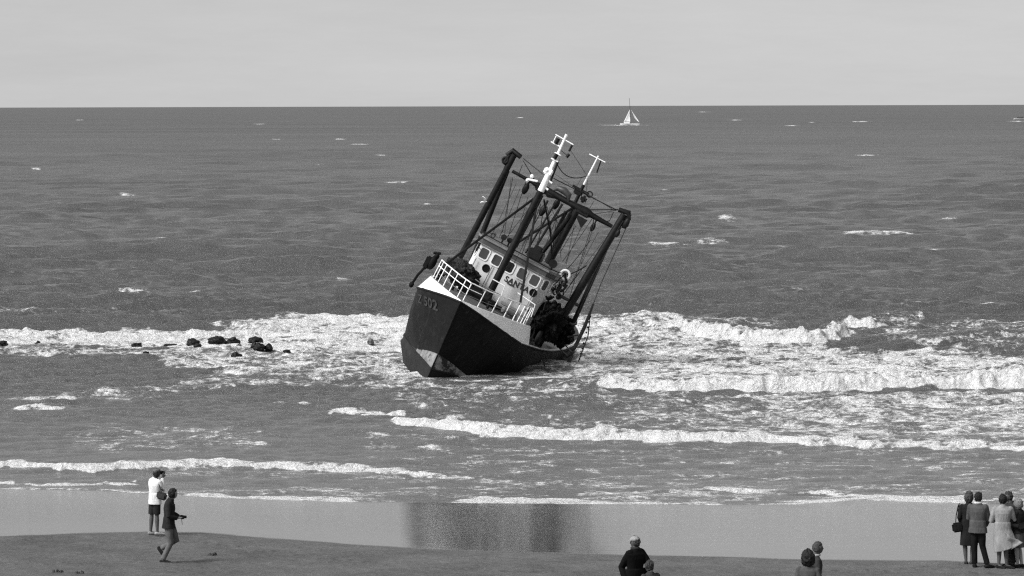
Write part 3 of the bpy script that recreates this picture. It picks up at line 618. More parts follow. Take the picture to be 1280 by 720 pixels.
# wheelhouse: faceted front, 5 windows across the middle, one on each angled corner
HT = 5.6                                   # how far aft the front stands
hx = [(-1.70, HT + 3.4), (-1.72, HT + .55), (-1.42, HT + .12), (1.42 + .30, HT), (2.02, HT + .42), (2.00, HT + 3.4)]
hx = [(-1.76, HT + 3.4), (-1.76, HT + .55), (-1.50, HT + .10), (1.66, HT + .10), (2.00, HT + .5), (2.00, HT + 3.4)]
ZB, ZR = -.1, 2.42
wh = MB(); n = len(hx)
wh.add([(x, y, ZB) for x, y in hx] + [(x * .995, y, ZR) for x, y in hx], [(i, (i + 1) % n, n + (i + 1) % n, n + i) for i in range(n)] + [tuple(range(n, 2 * n))])
house = wh.build('wheelhouse', M['house'], ship, smooth=False)
# roof slab, overhanging visor
def outline(grow): 
    c = Vector((.12, HT + 1.9)); return [((x - c.x) * (1 + grow / 1.9) + c.x, (y - c.y) * (1 + grow / 1.9) + c.y) for x, y in hx]
def slab(o, z1, z2, name, m_, par):
    b_ = MB(); k = len(o); b_.add([(x, y, z1) for x, y in o] + [(x, y, z2) for x, y in o], [tuple(range(k))[::-1], tuple(range(k, 2 * k))] + [(i, (i + 1) % k, k + (i + 1) % k, k + i) for i in range(k)]); return b_.build(name, m_, par, smooth=False)
slab(outline(.06), 2.20, 2.435, 'visor', M['visor'], house)
roof = slab(outline(.15), 2.44, 2.53, 'roof', M['roof_grey'], house)
vl = MB(); oo = outline(.10); vl.tube([(x, y, 2.19) for x, y in oo[:]], .03, 6); vl.build('visor_lip', M['roof_grey'], house)
rr = MB(); oo = outline(.08); rr.tube([(x, y, 2.62) for x, y in oo], .022, 6)
for x, y in oo: rr.tube([(x, y, 2.5), (x, y, 2.62)], .018, 6)
rr.build('roof_rail', M['spar'], roof)
def rrect(w, h, r, n=4):
    out = []
    for cx, cy, a in ((w / 2 - r, h / 2 - r, 0), (-w / 2 + r, h / 2 - r, 90), (-w / 2 + r, -h / 2 + r, 180), (w / 2 - r, -h / 2 + r, 270)):
        for k in range(n + 1): q = R_(a + 90 * k / n); out.append((cx + r * math.cos(q), cy + r * math.sin(q)))
    return out
def window(c, X, w, h, par, name='window'):
    c = Vector(c); X = Vector(X).normalized(); Z = Vector((0, 0, 1)); Nn = X.cross(Z)      # outward = towards the bow
    fr = MB(); o1 = rrect(w + .11, h + .11, .12); o2 = rrect(w, h, .09); k = len(o1)
    vs_ = [c + X * a + Z * b_ + Nn * .0 for a, b_ in o1] + [c + X * a + Z * b_ + Nn * .035 for a, b_ in o1] + [c + X * a + Z * b_ + Nn * .035 for a, b_ in o2] + [c + X * a + Z * b_ + Nn * .012 for a, b_ in o2]
    fs = [(r_ * k + i, r_ * k + (i + 1) % k, (r_ + 1) * k + (i + 1) % k, (r_ + 1) * k + i) for r_ in range(3) for i in range(k)]
    fr.add(vs_, fs); f = fr.build(name, M['gasket'], par, smooth=False)
    pn = MB(); pn.add([c + X * a + Z * b_ + Nn * .014 for a, b_ in o2], [tuple(range(k))]); pn.build('pane', M['glass'], f, smooth=False)
    return f
WZ = 1.84
for k in range(5):
    x = -1.22 + k * .645; window((x, HT + .10, WZ), (1, 0, 0), .40, .46, house)
for (xa, ya), (xb, yb), wz_ in ((hx[1], hx[2], .2), (hx[3], hx[4], .26)):
    window(((xa + xb) / 2, (ya + yb) / 2, WZ), (xb - xa, yb - ya, 0), wz_, .46, house)
for k in range(3):
    window((2.0, HT + .95 + k * .8, WZ), (0, 1, 0), .4, .42, house)
    window((-1.76, HT + .95 + k * .8, WZ), (0, -1, 0), .4, .42, house)
def porthole(q):
    q = Vector((q.x, HT + .09, q.z)); f = MB(); f.ring(q, .155, .03, ((1, 0, 0), (0, 0, 1)), 24, 6); fo = f.build('porthole', M['spar'], house)
    g_ = MB(); g_.add([q + Vector((.15 * math.cos(a), -.0, .15 * math.sin(a))) for a in np.linspace(0, 2 * math.pi, 24, endpoint=False)], [tuple(range(24))]); g_.build('porthole_glass', M['dark'], fo, smooth=False)
porthole(Lp(606.9, 335.2, HT)); porthole(Lp(666, 366, HT))
def text_mesh(s, size, mname, m_, par, org, X, Zv, ext=.006, sx=1.0):
    cu = bpy.data.curves.new('t_' + mname, 'FONT'); cu.body = s; cu.size = size; cu.extrude = ext; cu.space_character = 1.12; cu.offset = .008 * size / .3
    to = bpy.data.objects.new('tmp', cu); col.objects.link(to)
    bpy.context.view_layer.update(); dg = bpy.context.evaluated_depsgraph_get()
    me = bpy.data.meshes.new_from_object(to.evaluated_get(dg)); bpy.data.objects.remove(to)
    X = Vector(X).normalized(); Zv = Vector(Zv).normalized(); Nn = X.cross(Zv)
    for v in me.vertices: v.co = Vector(org) + X * (v.co.x * sx) + Zv * v.co.y + Nn * v.co.z
    me.materials.clear(); me.materials.append(m_)
    o = bpy.data.objects.new(mname, me); col.objects.link(o); o.parent = par; return o
q = Lp(629.3, 350.6, HT)
text_mesh('SANTA', .36, 'name_lettering', M['letter_dark'], house, (q.x, HT + .085, q.z), (1, 0, 0), (0, 0, 1), sx=.98)
pl = MB(); a = Lp(637.5, 355.5, HT); pl.box((a.x, HT + .07, a.z), (.36, .05, .05)); pl.build('name_board', M['visor'], house)
# small fittings on the house front: hand rail, pipe, vertical conduit
fp = MB(); a = Lp(600, 320, HT); fp.tube([(-1.42, HT - .03, 1.5), (-1.42, HT - .03, .15)], .02, 6); fp.build('pipe', M['roof_grey'], house); fp = MB(); fp.tube([(-.62, HT + .03, 1.55), (-.62, HT + .03, .3)], .02, 6)
fp.build('pipe', M['roof_grey'], house); fp = MB(); fp.tube([(1.58, HT + .04, 1.45), (1.58, HT + .04, .15)], .016, 6); fp.build('pipe', M['roof_grey'], house)
mi_ = MB(); mi_.box((-1.56, HT - .12, 2.0), (.10, .08, .42), bev=.02); mi_.tube([(-1.56, HT - .1, 2.0), (-1.5, HT + .15, 1.95)], .02, 6); mi_.build('mirror', M['spar'], house)

# roof furniture
def lamp_on_roof(x, y, z, r, name):
    b_ = MB(); b_.tube([(x, y, z - .3), (x, y, z)], .04, 8); b_.tube([(x, y - r, z), (x, y - r * .6, z), (x, y + r * .8, z)], [r * 1.0, r * 1.05, r * .55], 14); return b_.build(name, M['spar'], roof)
lamp_on_roof(-.85, HT + .6, 2.86, .13, 'searchlight'); lamp_on_roof(-.6, HT + .9, 2.84, .12, 'searchlight'); lamp_on_roof(1.72, HT + .4, 2.86, .19, 'searchlight')
b_ = MB(); b_.box((.65, HT + 1.3, 2.78), (.7, .6, .45), bev=.05); b_.box((.65, HT + 1.3, 3.08), (.4, .4, .22), bev=.04); b_.build('roof_box', M['spar'], roof)
b_ = MB(); b_.ring((-1.3, HT + .4, 2.7), .09, .02, ((1, 0, 0), (0, 0, 1)), 16, 6); b_.build('direction_loop', M['spar'], roof)

# -- masts, gantry beam, derricks
def rounded(pts, r, mats='spar', name='spar', par=ship, n=12): b_ = MB(); b_.tube(pts, r, n); return b_.build(name, M[mats], par)
FB = Vector((-.03, 4.95, .0)); FT = Vector((-.20, 4.95, 8.24)); FX = Vector((-.08, 4.95, 5.5))
fm = rounded([FB, FX], [.17, .155], 'spar', 'foremast')
top = MB(); top.tube([FX, FX.lerp(FT, .30), FX.lerp(FT, .31), FX.lerp(FT, .62), FX.lerp(FT, .63), FT - Vector((0, 0, .12)), FT], [.15, .13, .10, .085, .065, .06, .075], 12); mt = top.build('mast_top', M['white_paint'], fm)
c = FX.lerp(FT, .91)
b_ = MB(); b_.tube([c + Vector((-.46, 0, .02)), c + Vector((.46, 0, -.02))], .026, 8); b_.build('yard', M['white_paint'], mt)
b_ = MB(); b_.tube([c + Vector((-.40, 0, -.02)), c + Vector((-.40, 0, -.34))], .022, 6); b_.tube([c + Vector((-.50, 0, -.36)), c + Vector((-.06, 0, -.36))], .03, 6)
b_.build('lamp_bracket', M['white_paint'], mt)
b_ = MB(); b_.tube([c + Vector((-.26, 0, -.34)), c + Vector((-.26, 0, -.08))], .09, 10); b_.build('mast_lamp', M['spar'], mt); b_ = MB(); b_.tube([c + Vector((.42, 0, -.05)), c + Vector((.42, 0, -.36))], .05, 10); b_.build('mast_lamp', M['spar'], mt)
c = FX.lerp(FT, .55)
b_ = MB(); b_.box(c + Vector((.0, 0, .0)), (.34, .3, .05)); b_.box(c + Vector((0, 0, .30)), (.30, .26, .04)); b_.build('lamp_shelf', M['white_paint'], mt)
b_ = MB(); b_.tube([c + Vector((-.02, -.14, .04)), c + Vector((-.02, -.14, .28))], .085, 10); b_.build('mast_lamp', M['spar'], mt)
b_ = MB(); b_.tube([c + Vector((.40, 0, .34)), c + Vector((.44, 0, .52))], .07, 8); b_.tube([c + Vector((0, 0, .5)), c + Vector((.42, 0, .42))], .015, 6); b_.build('mast_lamp', M['spar'], mt)
b_ = MB(); b_.tube([c + Vector((.15, 0, .0)), c + Vector((.25, 0, -.9))], .05, 8); b_.build('lamp_cable', M['spar'], mt)
c = FX.lerp(FT, .30)
b_ = MB(); b_.box(c + Vector((-.05, 0, .1)), (.42, .28, .30), bev=.05); b_.ball(c + Vector((-.13, -.1, .12)), .10); b_.tube([c + Vector((-.3, 0, -.5)), c + Vector((-.72, 0, -.62))], .05, 8); b_.ball(c + Vector((-.62, 0, -.42)), .09)
b_.ball(c + Vector((-.72, 0, -.66)), .08); b_.tube([c + Vector((0,0,-.2)), c + Vector((.32, 0, -.28))], .045, 8); b_.tube([c + Vector((0,0,-.55)), c + Vector((.30, 0, -.62))], .05, 8); b_.build('horn_cluster', M['white_paint'], mt)

GT = 8.6
gl, gr = Lp(640.6, 214, GT), Lp(765, 283, GT); gm1, gm2 = Lp(668, 237, GT), Lp(728, 262, GT)
b_ = MB(); b_.tube([gl, gl.lerp(gr, .2), gl.lerp(gr, .28), gl.lerp(gr, .42), gl.lerp(gr, .58), gl.lerp(gr, .74), gl.lerp(gr, .8), gr], [.075, .085, .17, .15, .13, .22, .13, .085], 10)
gan = b_.build('gantry_beam', M['spar'], ship)
b_ = MB()
for fr, w in ((.30, .35), (.72, .42)):
    q = gl.lerp(gr, fr); b_ = MB(); b_.box(q + Vector((0, 0, -.05)), (w * 1.6, .34, .36), bev=.06); b_.build('gantry_plate', M['spar'], gan)
b_ = MB(); q = gl.lerp(gr, .38); b_.tube([q + Vector((-.5, 0, .06)), q + Vector((.0, 0, -.12)), q + Vector((.55, 0, -.05))], [.05, .16, .05], 8)
b_.build('radar_bracket', M['spar'], gan); b_ = MB(); q = Lp(724.5, 277, GT); b_.add([q + Vector((-.35, -.05, .22)), q + Vector((.30, -.05, .22)), q + Vector((.20, -.05, -.24)), q + Vector((-.35, .05, .22)), q + Vector((.30, .05, .22)), q + Vector((.20, .05, -.24))], [(0, 1, 2), (3, 5, 4), (0, 3, 4, 1), (1, 4, 5, 2), (2, 5, 3, 0)])
b_.build('gusset', M['spar'], gan)
# radar scanner dome: long rounded cover above the beam
q = Lp(703.5, 241, GT - .1); b_ = MB()
pts = []; 
b_.tube([q + Vector((-.45, 0, -.10)), q + Vector((-.30, 0, .08)), q + Vector((0, 0, .12)), q + Vector((.30, 0, .02)), q + Vector((.42, 0, -.22))], [(.02, .03), (.13, .16), (.17, .2), (.15, .18), (.03, .05)], 12, flat=(0, 0, 1)); b_.build('radar_scanner', M['visor'], gan)
# gantry legs (bipods) down to the deck
for (x1, y1, x2, y2, r) in ((677, 244, 622, 352, .10), (722, 262, 683, 335, .15), (714, 268, 676, 318, .11)):
    a = Lp(x1, y1, GT); b2_ = Lp(x2, y2, GT + .4); d_ = (b2_ - a); e_ = a + d_ * (1.0 if r < .12 else 1.25); rounded([a, e_], r, 'spar', 'gantry_leg')
for (x1, y1, x2, y2, r) in ((634, 213, 592, 320, .125), (768, 286, 720, 396, .11)):
    a = Lp(x1, y1, GT); b2_ = Lp(x2, y2, GT + .2); rounded([a, a + (b2_ - a) * 1.12], r, 'spar', 'gantry_leg')
# aft mast
q1, q2, q3 = Lp(747.5, 196, 11), Lp(729.7, 231, 11), Lp(684, 326, 11)
am = rounded([q2, q3 + (q3 - q2) * .3], [.08, .12], 'spar', 'aft_mast')
b_ = MB(); b_.tube([q1, q2], [.035, .05], 8); b_.tube([q1.lerp(q2, .05) + Vector((-.42, 0, .0)), q1.lerp(q2, .05) + Vector((.42, 0, 0))], .025, 6); b_.ball(q1, .05); b_.build('mast_top', M['white_paint'], am)
b_ = MB(); q = Lp(723, 240, 11); b_.box(q, (.42, .2, .3), bev=.05); b_.tube([Lp(716, 232, 11), Lp(736, 243, 11)], .06, 6); b_.ring(Lp(737, 243, 11), .13, .03, ((1, 0, 0), (0, 0, 1)), 16, 6); b_.build('crosstree', M['spar'], am); b_ = MB(); q = Lp(729.5, 249, 11); b_.box(q, (.3, .2, .34), bev=.08); b_.build('floodlight', M['spar'], am); b_ = MB(); b_.tube([Lp(751, 201, 11), Lp(746, 216, 11)], .035, 6); b_.build('mast_lamp', M['spar'], am)
# derricks, topped up vertical on each side
def derrick(tip, base, t1, t2, r0, r1):
    a = Lp(*tip, t1); b2_ = Lp(*base, t2); d_ = rounded([b2_, b2_.lerp(a, .45), a], [r0, r0 * 1.08, r1], 'spar', 'derrick', n=14)
    return d_, a, b2_
dL, dLt, dLb = derrick((642.5, 194), (575, 322), 7.6, 8.2, .135, .14)
dR, dRt, dRb = derrick((780.5, 268), (705, 394), 7.6, 7.2, .175, .165)
def head(par, q, sg):
    b_ = MB(); b_.tube([q + Vector((-.32 * sg, 0, .02)), q + Vector((.14 * sg, 0, .10)), q + Vector((.30 * sg, 0, -.20))], [.11, .13, .10], 10)
    b_.tube([q + Vector((.18 * sg, 0, -.12)), q + Vector((.26 * sg, 0, -.62))], .10, 10); b_.build('derrick_head', M['spar'], par)
    w = MB(); w.ring(q + Vector((.24 * sg, -.06, -.42)), .12, .055, ((1, 0, 0), (0, 0, 1)), 18, 8); w.build('sheave', M['rubber'], par)
head(dL, dLt + Vector((0, 0, .05)), -1); head(dR, dRt + Vector((0, 0, .05)), 1)
# stays and running rigging: (pixel a, t, pixel b, t, radius, sag)
def rope(name, x1, y1, t1, x2, y2, t2, r=.018, sg=0.0, m_='rope', n=10):
    b_ = MB(); b_.tube(sag(Lp(x1, y1, t1), Lp(x2, y2, t2), sg, n) if sg else [Lp(x1, y1, t1), Lp(x2, y2, t2)], r, 6); return b_.build(name, M[m_], ship)
rope('forestay', 669, 247, 5.2, 556, 331, 1.6, .055, 0, 'spar')
rope('forestay', 672, 249, 5.2, 650, 381, 2.6, .052, 0, 'spar')
rope('strut', 714, 261, GT, 640, 308, 6.2, .055, 0, 'spar')
rope('strut', 703, 255, GT, 664, 318, 8.2, .055, 0, 'spar')
rope('strut', 692, 257, GT, 657, 316, 7.0, .05, 0, 'spar')
rope('strut', 680, 250, 5.4, 688, 290, 8.0, .045, 0, 'spar'); rope('strut', 688, 290, 8, 690, 322, 8.6, .04, 0, 'spar')
rope('strut', 708, 264, 9.6, 688, 303, 9.6, .09, 0, 'spar')
for a in [(654, 198, 7.4, 679, 218, 5.2, .02), (654, 201, 7.4, 668, 224, GT, .016), (656, 204, 7.4, 672, 232, GT, .016), (653, 206, 7.4, 648, 219, GT, .014),
          (692, 223, 5.2, 770, 262, 7.6, .02), (712, 186, 5, 734, 220, 11, .010), (730, 240, 11, 765, 261, 7.6, .016), (742, 252, 10, 736, 262, 9, .012),
          (737, 262, GT, 772, 262, 7.6, .028), (740, 268, GT, 770, 263, 7.6, .014), (767, 265, 7.8, 762, 276, GT, .016), (762, 276, GT, 757, 277, GT, .02),
          (632, 205, 7.6, 597, 285, 8.2, .012), (641, 222, GT, 628, 290, 9.5, .014), (639, 222, GT, 630, 300, 9.5, .010), (653, 240, GT, 634, 300, 9, .013), (660, 246, GT, 641, 312, 9, .010), (668, 254, GT, 640, 300, 8, .010),
          (680, 255, GT, 672, 312, 9, .02), (676, 255, GT, 660, 300, 9, .018), (684, 258, GT, 694, 320, 9.5, .013), (697, 262, GT, 690, 320, 10, .012), (706, 268, GT, 700, 322, 10, .012), (720, 282, GT, 700, 316, 10, .013), (726, 285, GT, 706, 330, 9.5, .012),
          (690, 268, 8, 664, 292, 8, .014), (731, 258, 9.5, 735, 218, 11, .010), (727, 222, 11, 716, 242, 10, .010), (645, 230, GT, 612, 300, 9, .010), (650, 236, GT, 622, 302, 9, .010), (672, 246, 6, 631, 300, 6.5, .012), (682, 256, 8, 652, 308, 8.5, .012), (688, 258, 8, 668, 312, 8.5, .010), (700, 262, 9, 678, 316, 9, .012), (712, 268, 9.6, 694, 318, 9.6, .010), (718, 280, GT, 708, 330, 9.5, .010), (690, 262, 9, 706, 300, 9, .012), (748, 290, 8, 716, 350, 7, .010), (755, 300, 7.6, 712, 356, 7, .010), (683, 210, 5, 720, 236, 10, .008), (700, 198, 5, 684, 240, 5.4, .008), (640, 205, 7.6, 603, 262, 8.2, .010), (677, 262, 5.4, 637, 340, 4.6, .012), (690, 300, 8, 672, 322, 7, .02), (705, 300, 9.5, 692, 326, 9, .02), (664, 286, 6, 648, 330, 6, .014)]:
    rope('wire', *a[:6], a[6], 0.0)
rope('wire', 697, 206, 5, 732, 220.5, 11, .022, .30); rope('wire', 741, 272, GT, 703, 327, 8, .014, .15); rope('wire', 742, 276, GT, 712, 372, 7, .014, .12); rope('wire', 738, 300, 8, 700, 345, 6.5, .018, .25)
rope('wire', 733, 332, 7.6, 705, 344, 6.5, .028, .10); rope('wire', 729, 334, 7.5, 700, 374, 6.5, .016)
rope('wire', 779, 276, 7.4, 753, 318, 7.4, .020); rope('wire', 745, 274, GT, 726, 330, 8, .012); rope('wire', 762, 306, 7.4, 722, 392, 7.2, .016)
# falls hanging from the port derrick head down into the water
b_ = MB(); b_.tube([Lp(783.5, 283, 7.3), Lp(751, 355, 7.1), Lp(741, 382, 7.0)], .017, 6); b_.build('derrick_fall', M['rope'], ship)
b_ = MB(); b_.tube([Lp(741.5, 380, 7), Lp(731, 408, 6.9), Lp(718, 436, 6.8)], [.045, .085, .075], 8); b_.tube([Lp(738, 390, 7.0), Lp(714, 440, 6.9)], .03, 6); b_.build('tackle', M['rope'], ship)
b_ = MB(); b_.tube([Lp(738, 392, 7.1), Lp(735, 420, 7.0), Lp(723, 452, 6.9)], .026, 6)
for k in range(9): b_.ball(Lp(738 - k * 1.7, 396 + k * 6.6, 7.05), .045, 8, 6)
b_.build('derrick_fall', M['rope'], ship)
b_ = MB(); 
for x1, y1, x2, y2 in ((718, 436, 712, 455), (718, 436, 707, 456), (716, 440, 710, 456)): b_.tube([Lp(x1, y1, 6.9), Lp(x2, y2, 6.8)], .035, 6)
b_.ball(Lp(712, 442, 6.9), .14, 10, 8); b_.ball(Lp(709, 444, 6.9), .12, 10, 8); b_.ball(Lp(716, 436, 6.9), .11, 10, 8); b_.build('tackle', M['rope'], ship)
for x, y, x2, y2 in ((722, 419, 710, 421), (706, 431, 715, 440), (700, 436, 710, 445)): rope('wire', x, y, 6.9, x2, y2, 6.2, .03)
b_ = MB(); b_.tube([Lp(712, 404, 6.9), Lp(716, 406, 6.9), Lp(720, 405, 6.9), Lp(721, 401.5, 6.9)], [.06, .07, .06, .03], 8); b_.build('hook', M['spar'], ship)
# hanging blocks
def block(x, y, t, s=.16):
    q = Lp(x, y, t); b_ = MB(); b_.ball(q, (s * .66, s * .45, s * 1.25), 12, 8); b_.tube([q + Vector((0, 0, s)), q + Vector((0, 0, s * 2.2))], s * .22, 6); return b_.build('block', M['spar'], ship)
for x, y, t, s in ((657, 236, GT, .22), (678.5, 263, GT, .23), (695.5, 255, 9.5, .22), (741, 284, GT, .17), (772, 292, 7.4, .15), (783, 279, 7.3, .2), (699, 360, 6.3, .16)): block(x, y, t, s)
rope('wire', 657, 228, GT, 655, 234, GT, .02); rope('wire', 742, 274, GT, 741, 282, GT, .02)

# -- bow rail on the bulwark top
rail = MB()
def RP(s, h):
    """s < 0 starboard, s > 0 port; |s| metres along the bow from the stem"""
    t = abs(s) ** 1.25 * .47; q = T_(min(t, 4.4)); sg = -1 if s < 0 else 1
    return Vector((sg * max(0.0, q.x - .08), t + .10, q.z + h))
RS = list(np.linspace(-3.15, 5.0, 60))
hgt = lambda s: .86 if s < .2 else .86 - .05 * min(1, (s - .2))
rail = MB(); rail.tube([RP(s, hgt(s)) for s in RS], .025, 8); rl = rail.build('bow_rail', M['white_paint'], ship)
for f in (.36, .68):
    b_ = MB(); b_.tube([RP(s, hgt(s) * f) for s in RS if s < .9 or f < .5], .018 if f > .5 else .014, 6); b_.build('rail_bar', M['white_paint'] if f > .5 else M['roof_grey'], rl)
for s in (-3.15, -2.75, -2.3, -1.75, -1.15, -.5, .2, .95, 1.75, 2.45, 3.1, 3.7, 4.2, 4.65, 5.0):
    b_ = MB(); b_.tube([RP(s, 0), RP(s, hgt(s))], .024, 8); b_.build('stanchion', M['white_paint'], rl)
for pts in ([(616, 349), (631, 357.5), (626, 371)], [(647, 366), (669, 381), (664, 396)], [(594, 349), (612, 362), (640, 376)]):
    b_ = MB(); b_.tube([Lp(x, y, 3.9) for x, y in pts], .024, 6); b_.build('inner_rail', M['white_paint' if pts[0][0] > 600 else 'roof_grey'], ship)
# windlass and deck gear on the foredeck
b_ = MB(); b_.tube([(-.75, 2.3, .42), (.55, 2.3, .42)], .20, 14); b_.tube([(-.82, 2.3, .42), (-.76, 2.3, .42)], .30, 14); b_.tube([(.56, 2.3, .42), (.62, 2.3, .42)], .30, 14); b_.box((-.1, 2.45, .2), (1.2, .6, .3), bev=.04); b_.box((-.1, 2.6, .5), (.4, .3, .4), bev=.05); b_.build('windlass', M['dark'], ship)
for x in (-.9, .85):
    b_ = MB(); b_.tube([(x, 1.5, .1), (x, 1.5, .42)], .075, 10); b_.tube([(x, 1.5, .40), (x, 1.5, .46)], .11, 10); b_.build('bollard', M['spar'], ship)
b_ = MB(); b_.tube([(1.2, 3.0, .3), (2.1, 3.9, .3)], .13, 10); b_.box((1.2, 3.5, .2), (1.9, .14, .34), bev=.03); b_.box((1.5, 3.9, .45), (1.4, .1, .14), bev=.03); b_.build('breakwater', M['roof_grey'], ship)
b_ = MB(); b_.box((.2, 3.6, .2), (1.2, .5, .35), bev=.05); b_.tube([(-.3, 3.2, .2), (1.1, 3.2, .26)], .09, 8); b_.build('hatch', M['dark'], ship)
# anchor in its davit at the starboard rail
q = Lp(538, 330, 2.6); b_ = MB(); b_.ball(q + Vector((.06, 0, .1)), (.17, .2, .34), 12, 10); b_.ball(q + Vector((.10, 0, .42)), (.12, .14, .16), 10, 8); b_.box(q + Vector((-.14, 0, .0)), (.25, .25, .6), bev=.06); b_.tube([q + Vector((-.1, 0, .5)), q + Vector((.2, 0, .62))], .06, 8); b_.build('anchor', M['dark'], ship)
b_ = MB(); b_.tube([Lp(534, 331, 2.6), Lp(522, 344, 2.6), Lp(516, 353, 2.7)], .06, 8); b_.ball(Lp(514.5, 355.5, 2.7), (.11, .11, .15), 12, 8); b_.build('fairlead', M['dark'], ship)
# lettering on the bow plating
def hull_pt(t, f, sg, off=.02):
    a = lv('S', (t - 0) / 20.5); a = S_(t); b2 = LV['M']; mtab = Vector((float(np.interp(t, b2[:, 0], b2[:, 1])), t, float(np.interp(t, b2[:, 0], b2[:, 2]))))
    q = a.lerp(mtab, f); return Vector((sg * (q.x + off), q.y - off, q.z))
def hull_text(s, sg, t0_, t1_, f0, hgt_, name, m_):
    o = text_mesh(s, 1.0, name, m_, hull, (0, 0, 0), (1, 0, 0), (0, 1, 0), ext=.004)
    xs = [v.co.x for v in o.data.vertices]; w = max(xs)
    for v in o.data.vertices:
        f = v.co.x / w; t = (t0_ + (t1_ - t0_) * f)
        q = hull_pt(t, f0 - v.co.y * hgt_ / .9, sg, .022 + .004 * (v.co.z > 0)); v.co = q
    return o
hull_text('Z 502', -1, 2.05, .80, .55, .40, 'registration_number', M['letter_pale'])
# port side fenders / gear amidships
b_ = MB(); b_.tube([Lp(674, 440, 6), Lp(679, 452, 5.6), Lp(684, 468, 5.4)], .035, 6); b_.build('hanging_rope', M['rope'], ship)
b_ = MB(); b_.tube([(1.2, 8.2, -1.0), (2.4, 8.2, -1.0)], .34, 16); b_.tube([(1.15, 8.2, -1), (1.22, 8.2, -1)], .55, 18); b_.tube([(2.4, 8.2, -1), (2.46, 8.2, -1)], .55, 18); b_.tube([(-1.2, 8.2, -1.0), (.2, 8.2, -1.0)], .34, 16); b_.box((.6, 8.4, -1.1), (1.0, .8, .8), bev=.06); b_.build('trawl_winch', M['dark'], ship)
b_ = MB(); b_.box((-.3, 13.5, -.95), (2.0, 3.4, 1.1), bev=.1); b_.build('engine_casing', M['dark'], ship)
b_ = MB(); b_.tube([(-1.9, 16.5, -1.3), (-1.9, 16.5, .9), (1.9, 16.5, .9), (1.9, 16.5, -1.3)], .09, 10); b_.build('stern_gallows', M['spar'], ship)

# gear lying on the ship: each its own thing
def ship_world(q): return SO + (SP * q[0] + SA * q[1] + SU * q[2]) * KS
def lumpy(name, c, r, seed, m_, label, cat, amp=.25, group=None, fq=2.6, nu=110, nv=70):
    def fn(d, q):
        k = 1 + amp * (mnoise.fractal(d * fq + Vector((seed, seed * 2, 0)), .75, 2.1, 7)) ; return q * k
    b_ = MB(); b_.ball((0, 0, 0), r, nu, nv, None, 0, fn); o = b_.build(name, m_, None, True, ship_world(c)); o.rotation_mode = 'QUATERNION'; o.rotation_quaternion = ship.rotation_quaternion
    return tag(o, label, cat, group)
lumpy('net_pile', Lp(576, 341, 4.7), (.85, .7, .52), 3, M['net'], 'dark heap of fishing net on the raised side of the foredeck, behind the white rail', 'net pile', .22)
lumpy('net_pile', Lp(683, 402, 6.8), (.68, .9, .80), 8, M['dark'], 'black tangle of net and gear on the low side deck beside the wheelhouse', 'net pile', .4)
lumpy('net_pile', Lp(700, 413, 9.0), (.62, .9, .62), 21, M['dark'], 'black heap of trawl gear in the low waist of the ship, behind the derrick foot', 'net pile', .4)
lumpy('net_pile', Vector((2.15, 5.9, -1.0)), (.55, .55, .5), 12, M['net'], 'small grey bundle of netting at the low rail, under the black tangle', 'net pile', .3)
# tangle of line and cloth at the port corner of the wheelhouse
b_ = MB(); rr_ = random.Random(4)
base = Lp(694, 366, 5.3)
for k in range(26):
    q = base + Vector((rr_.uniform(-.22, .22), rr_.uniform(-.2, .2), rr_.uniform(-.8, .7)))
    e = q + Vector((rr_.uniform(-.28, .28), rr_.uniform(-.1, .1), rr_.uniform(-.4, .3))); b_.tube(sag(q, e, .1, 5), rr_.uniform(.02, .055), 5)
for k in range(10): b_.ball(base + Vector((rr_.uniform(-.2, .2), rr_.uniform(-.2, .2), rr_.uniform(-.7, .6))), rr_.uniform(.06, .13), 8, 6)
o = b_.build('rope_tangle', M['dark'], None, True, SO); o.rotation_mode = 'QUATERNION'; o.rotation_quaternion = ship.rotation_quaternion
tag(o, 'ragged dark tangle of rope hanging at the low corner of the wheelhouse', 'rope')
def tyre(q, label, tilt=0.0):
    b_ = MB(); b_.ring((0, 0, 0), .26, .11, ((0, 1, 0), (0, 0, 1)), 26, 10); o = b_.build('tyre_fender', M['rubber'], None, True, ship_world(q)); o.rotation_mode = 'QUATERNION'
    o.rotation_quaternion = ship.rotation_quaternion; return tag(o, label, 'tyre fender')
tyre(Vector((2.62, 6.2, -.35)), 'black tyre fender on the low rail of the trawler, below the derrick foot')
lr = MB(); lr.ring((0, 0, 0), .20, .055, ((1, 0, 0), (0, 0, 1)), 28, 10); q = Lp(706.5, 343.5, 6.6)
o = lr.build('lifebuoy', M['white_paint'], None, True, ship_world(q)); o.rotation_mode = 'QUATERNION'; o.rotation_quaternion = ship.rotation_quaternion; tag(o, 'pale lifebuoy hung at the low top corner of the wheelhouse', 'lifebuoy')

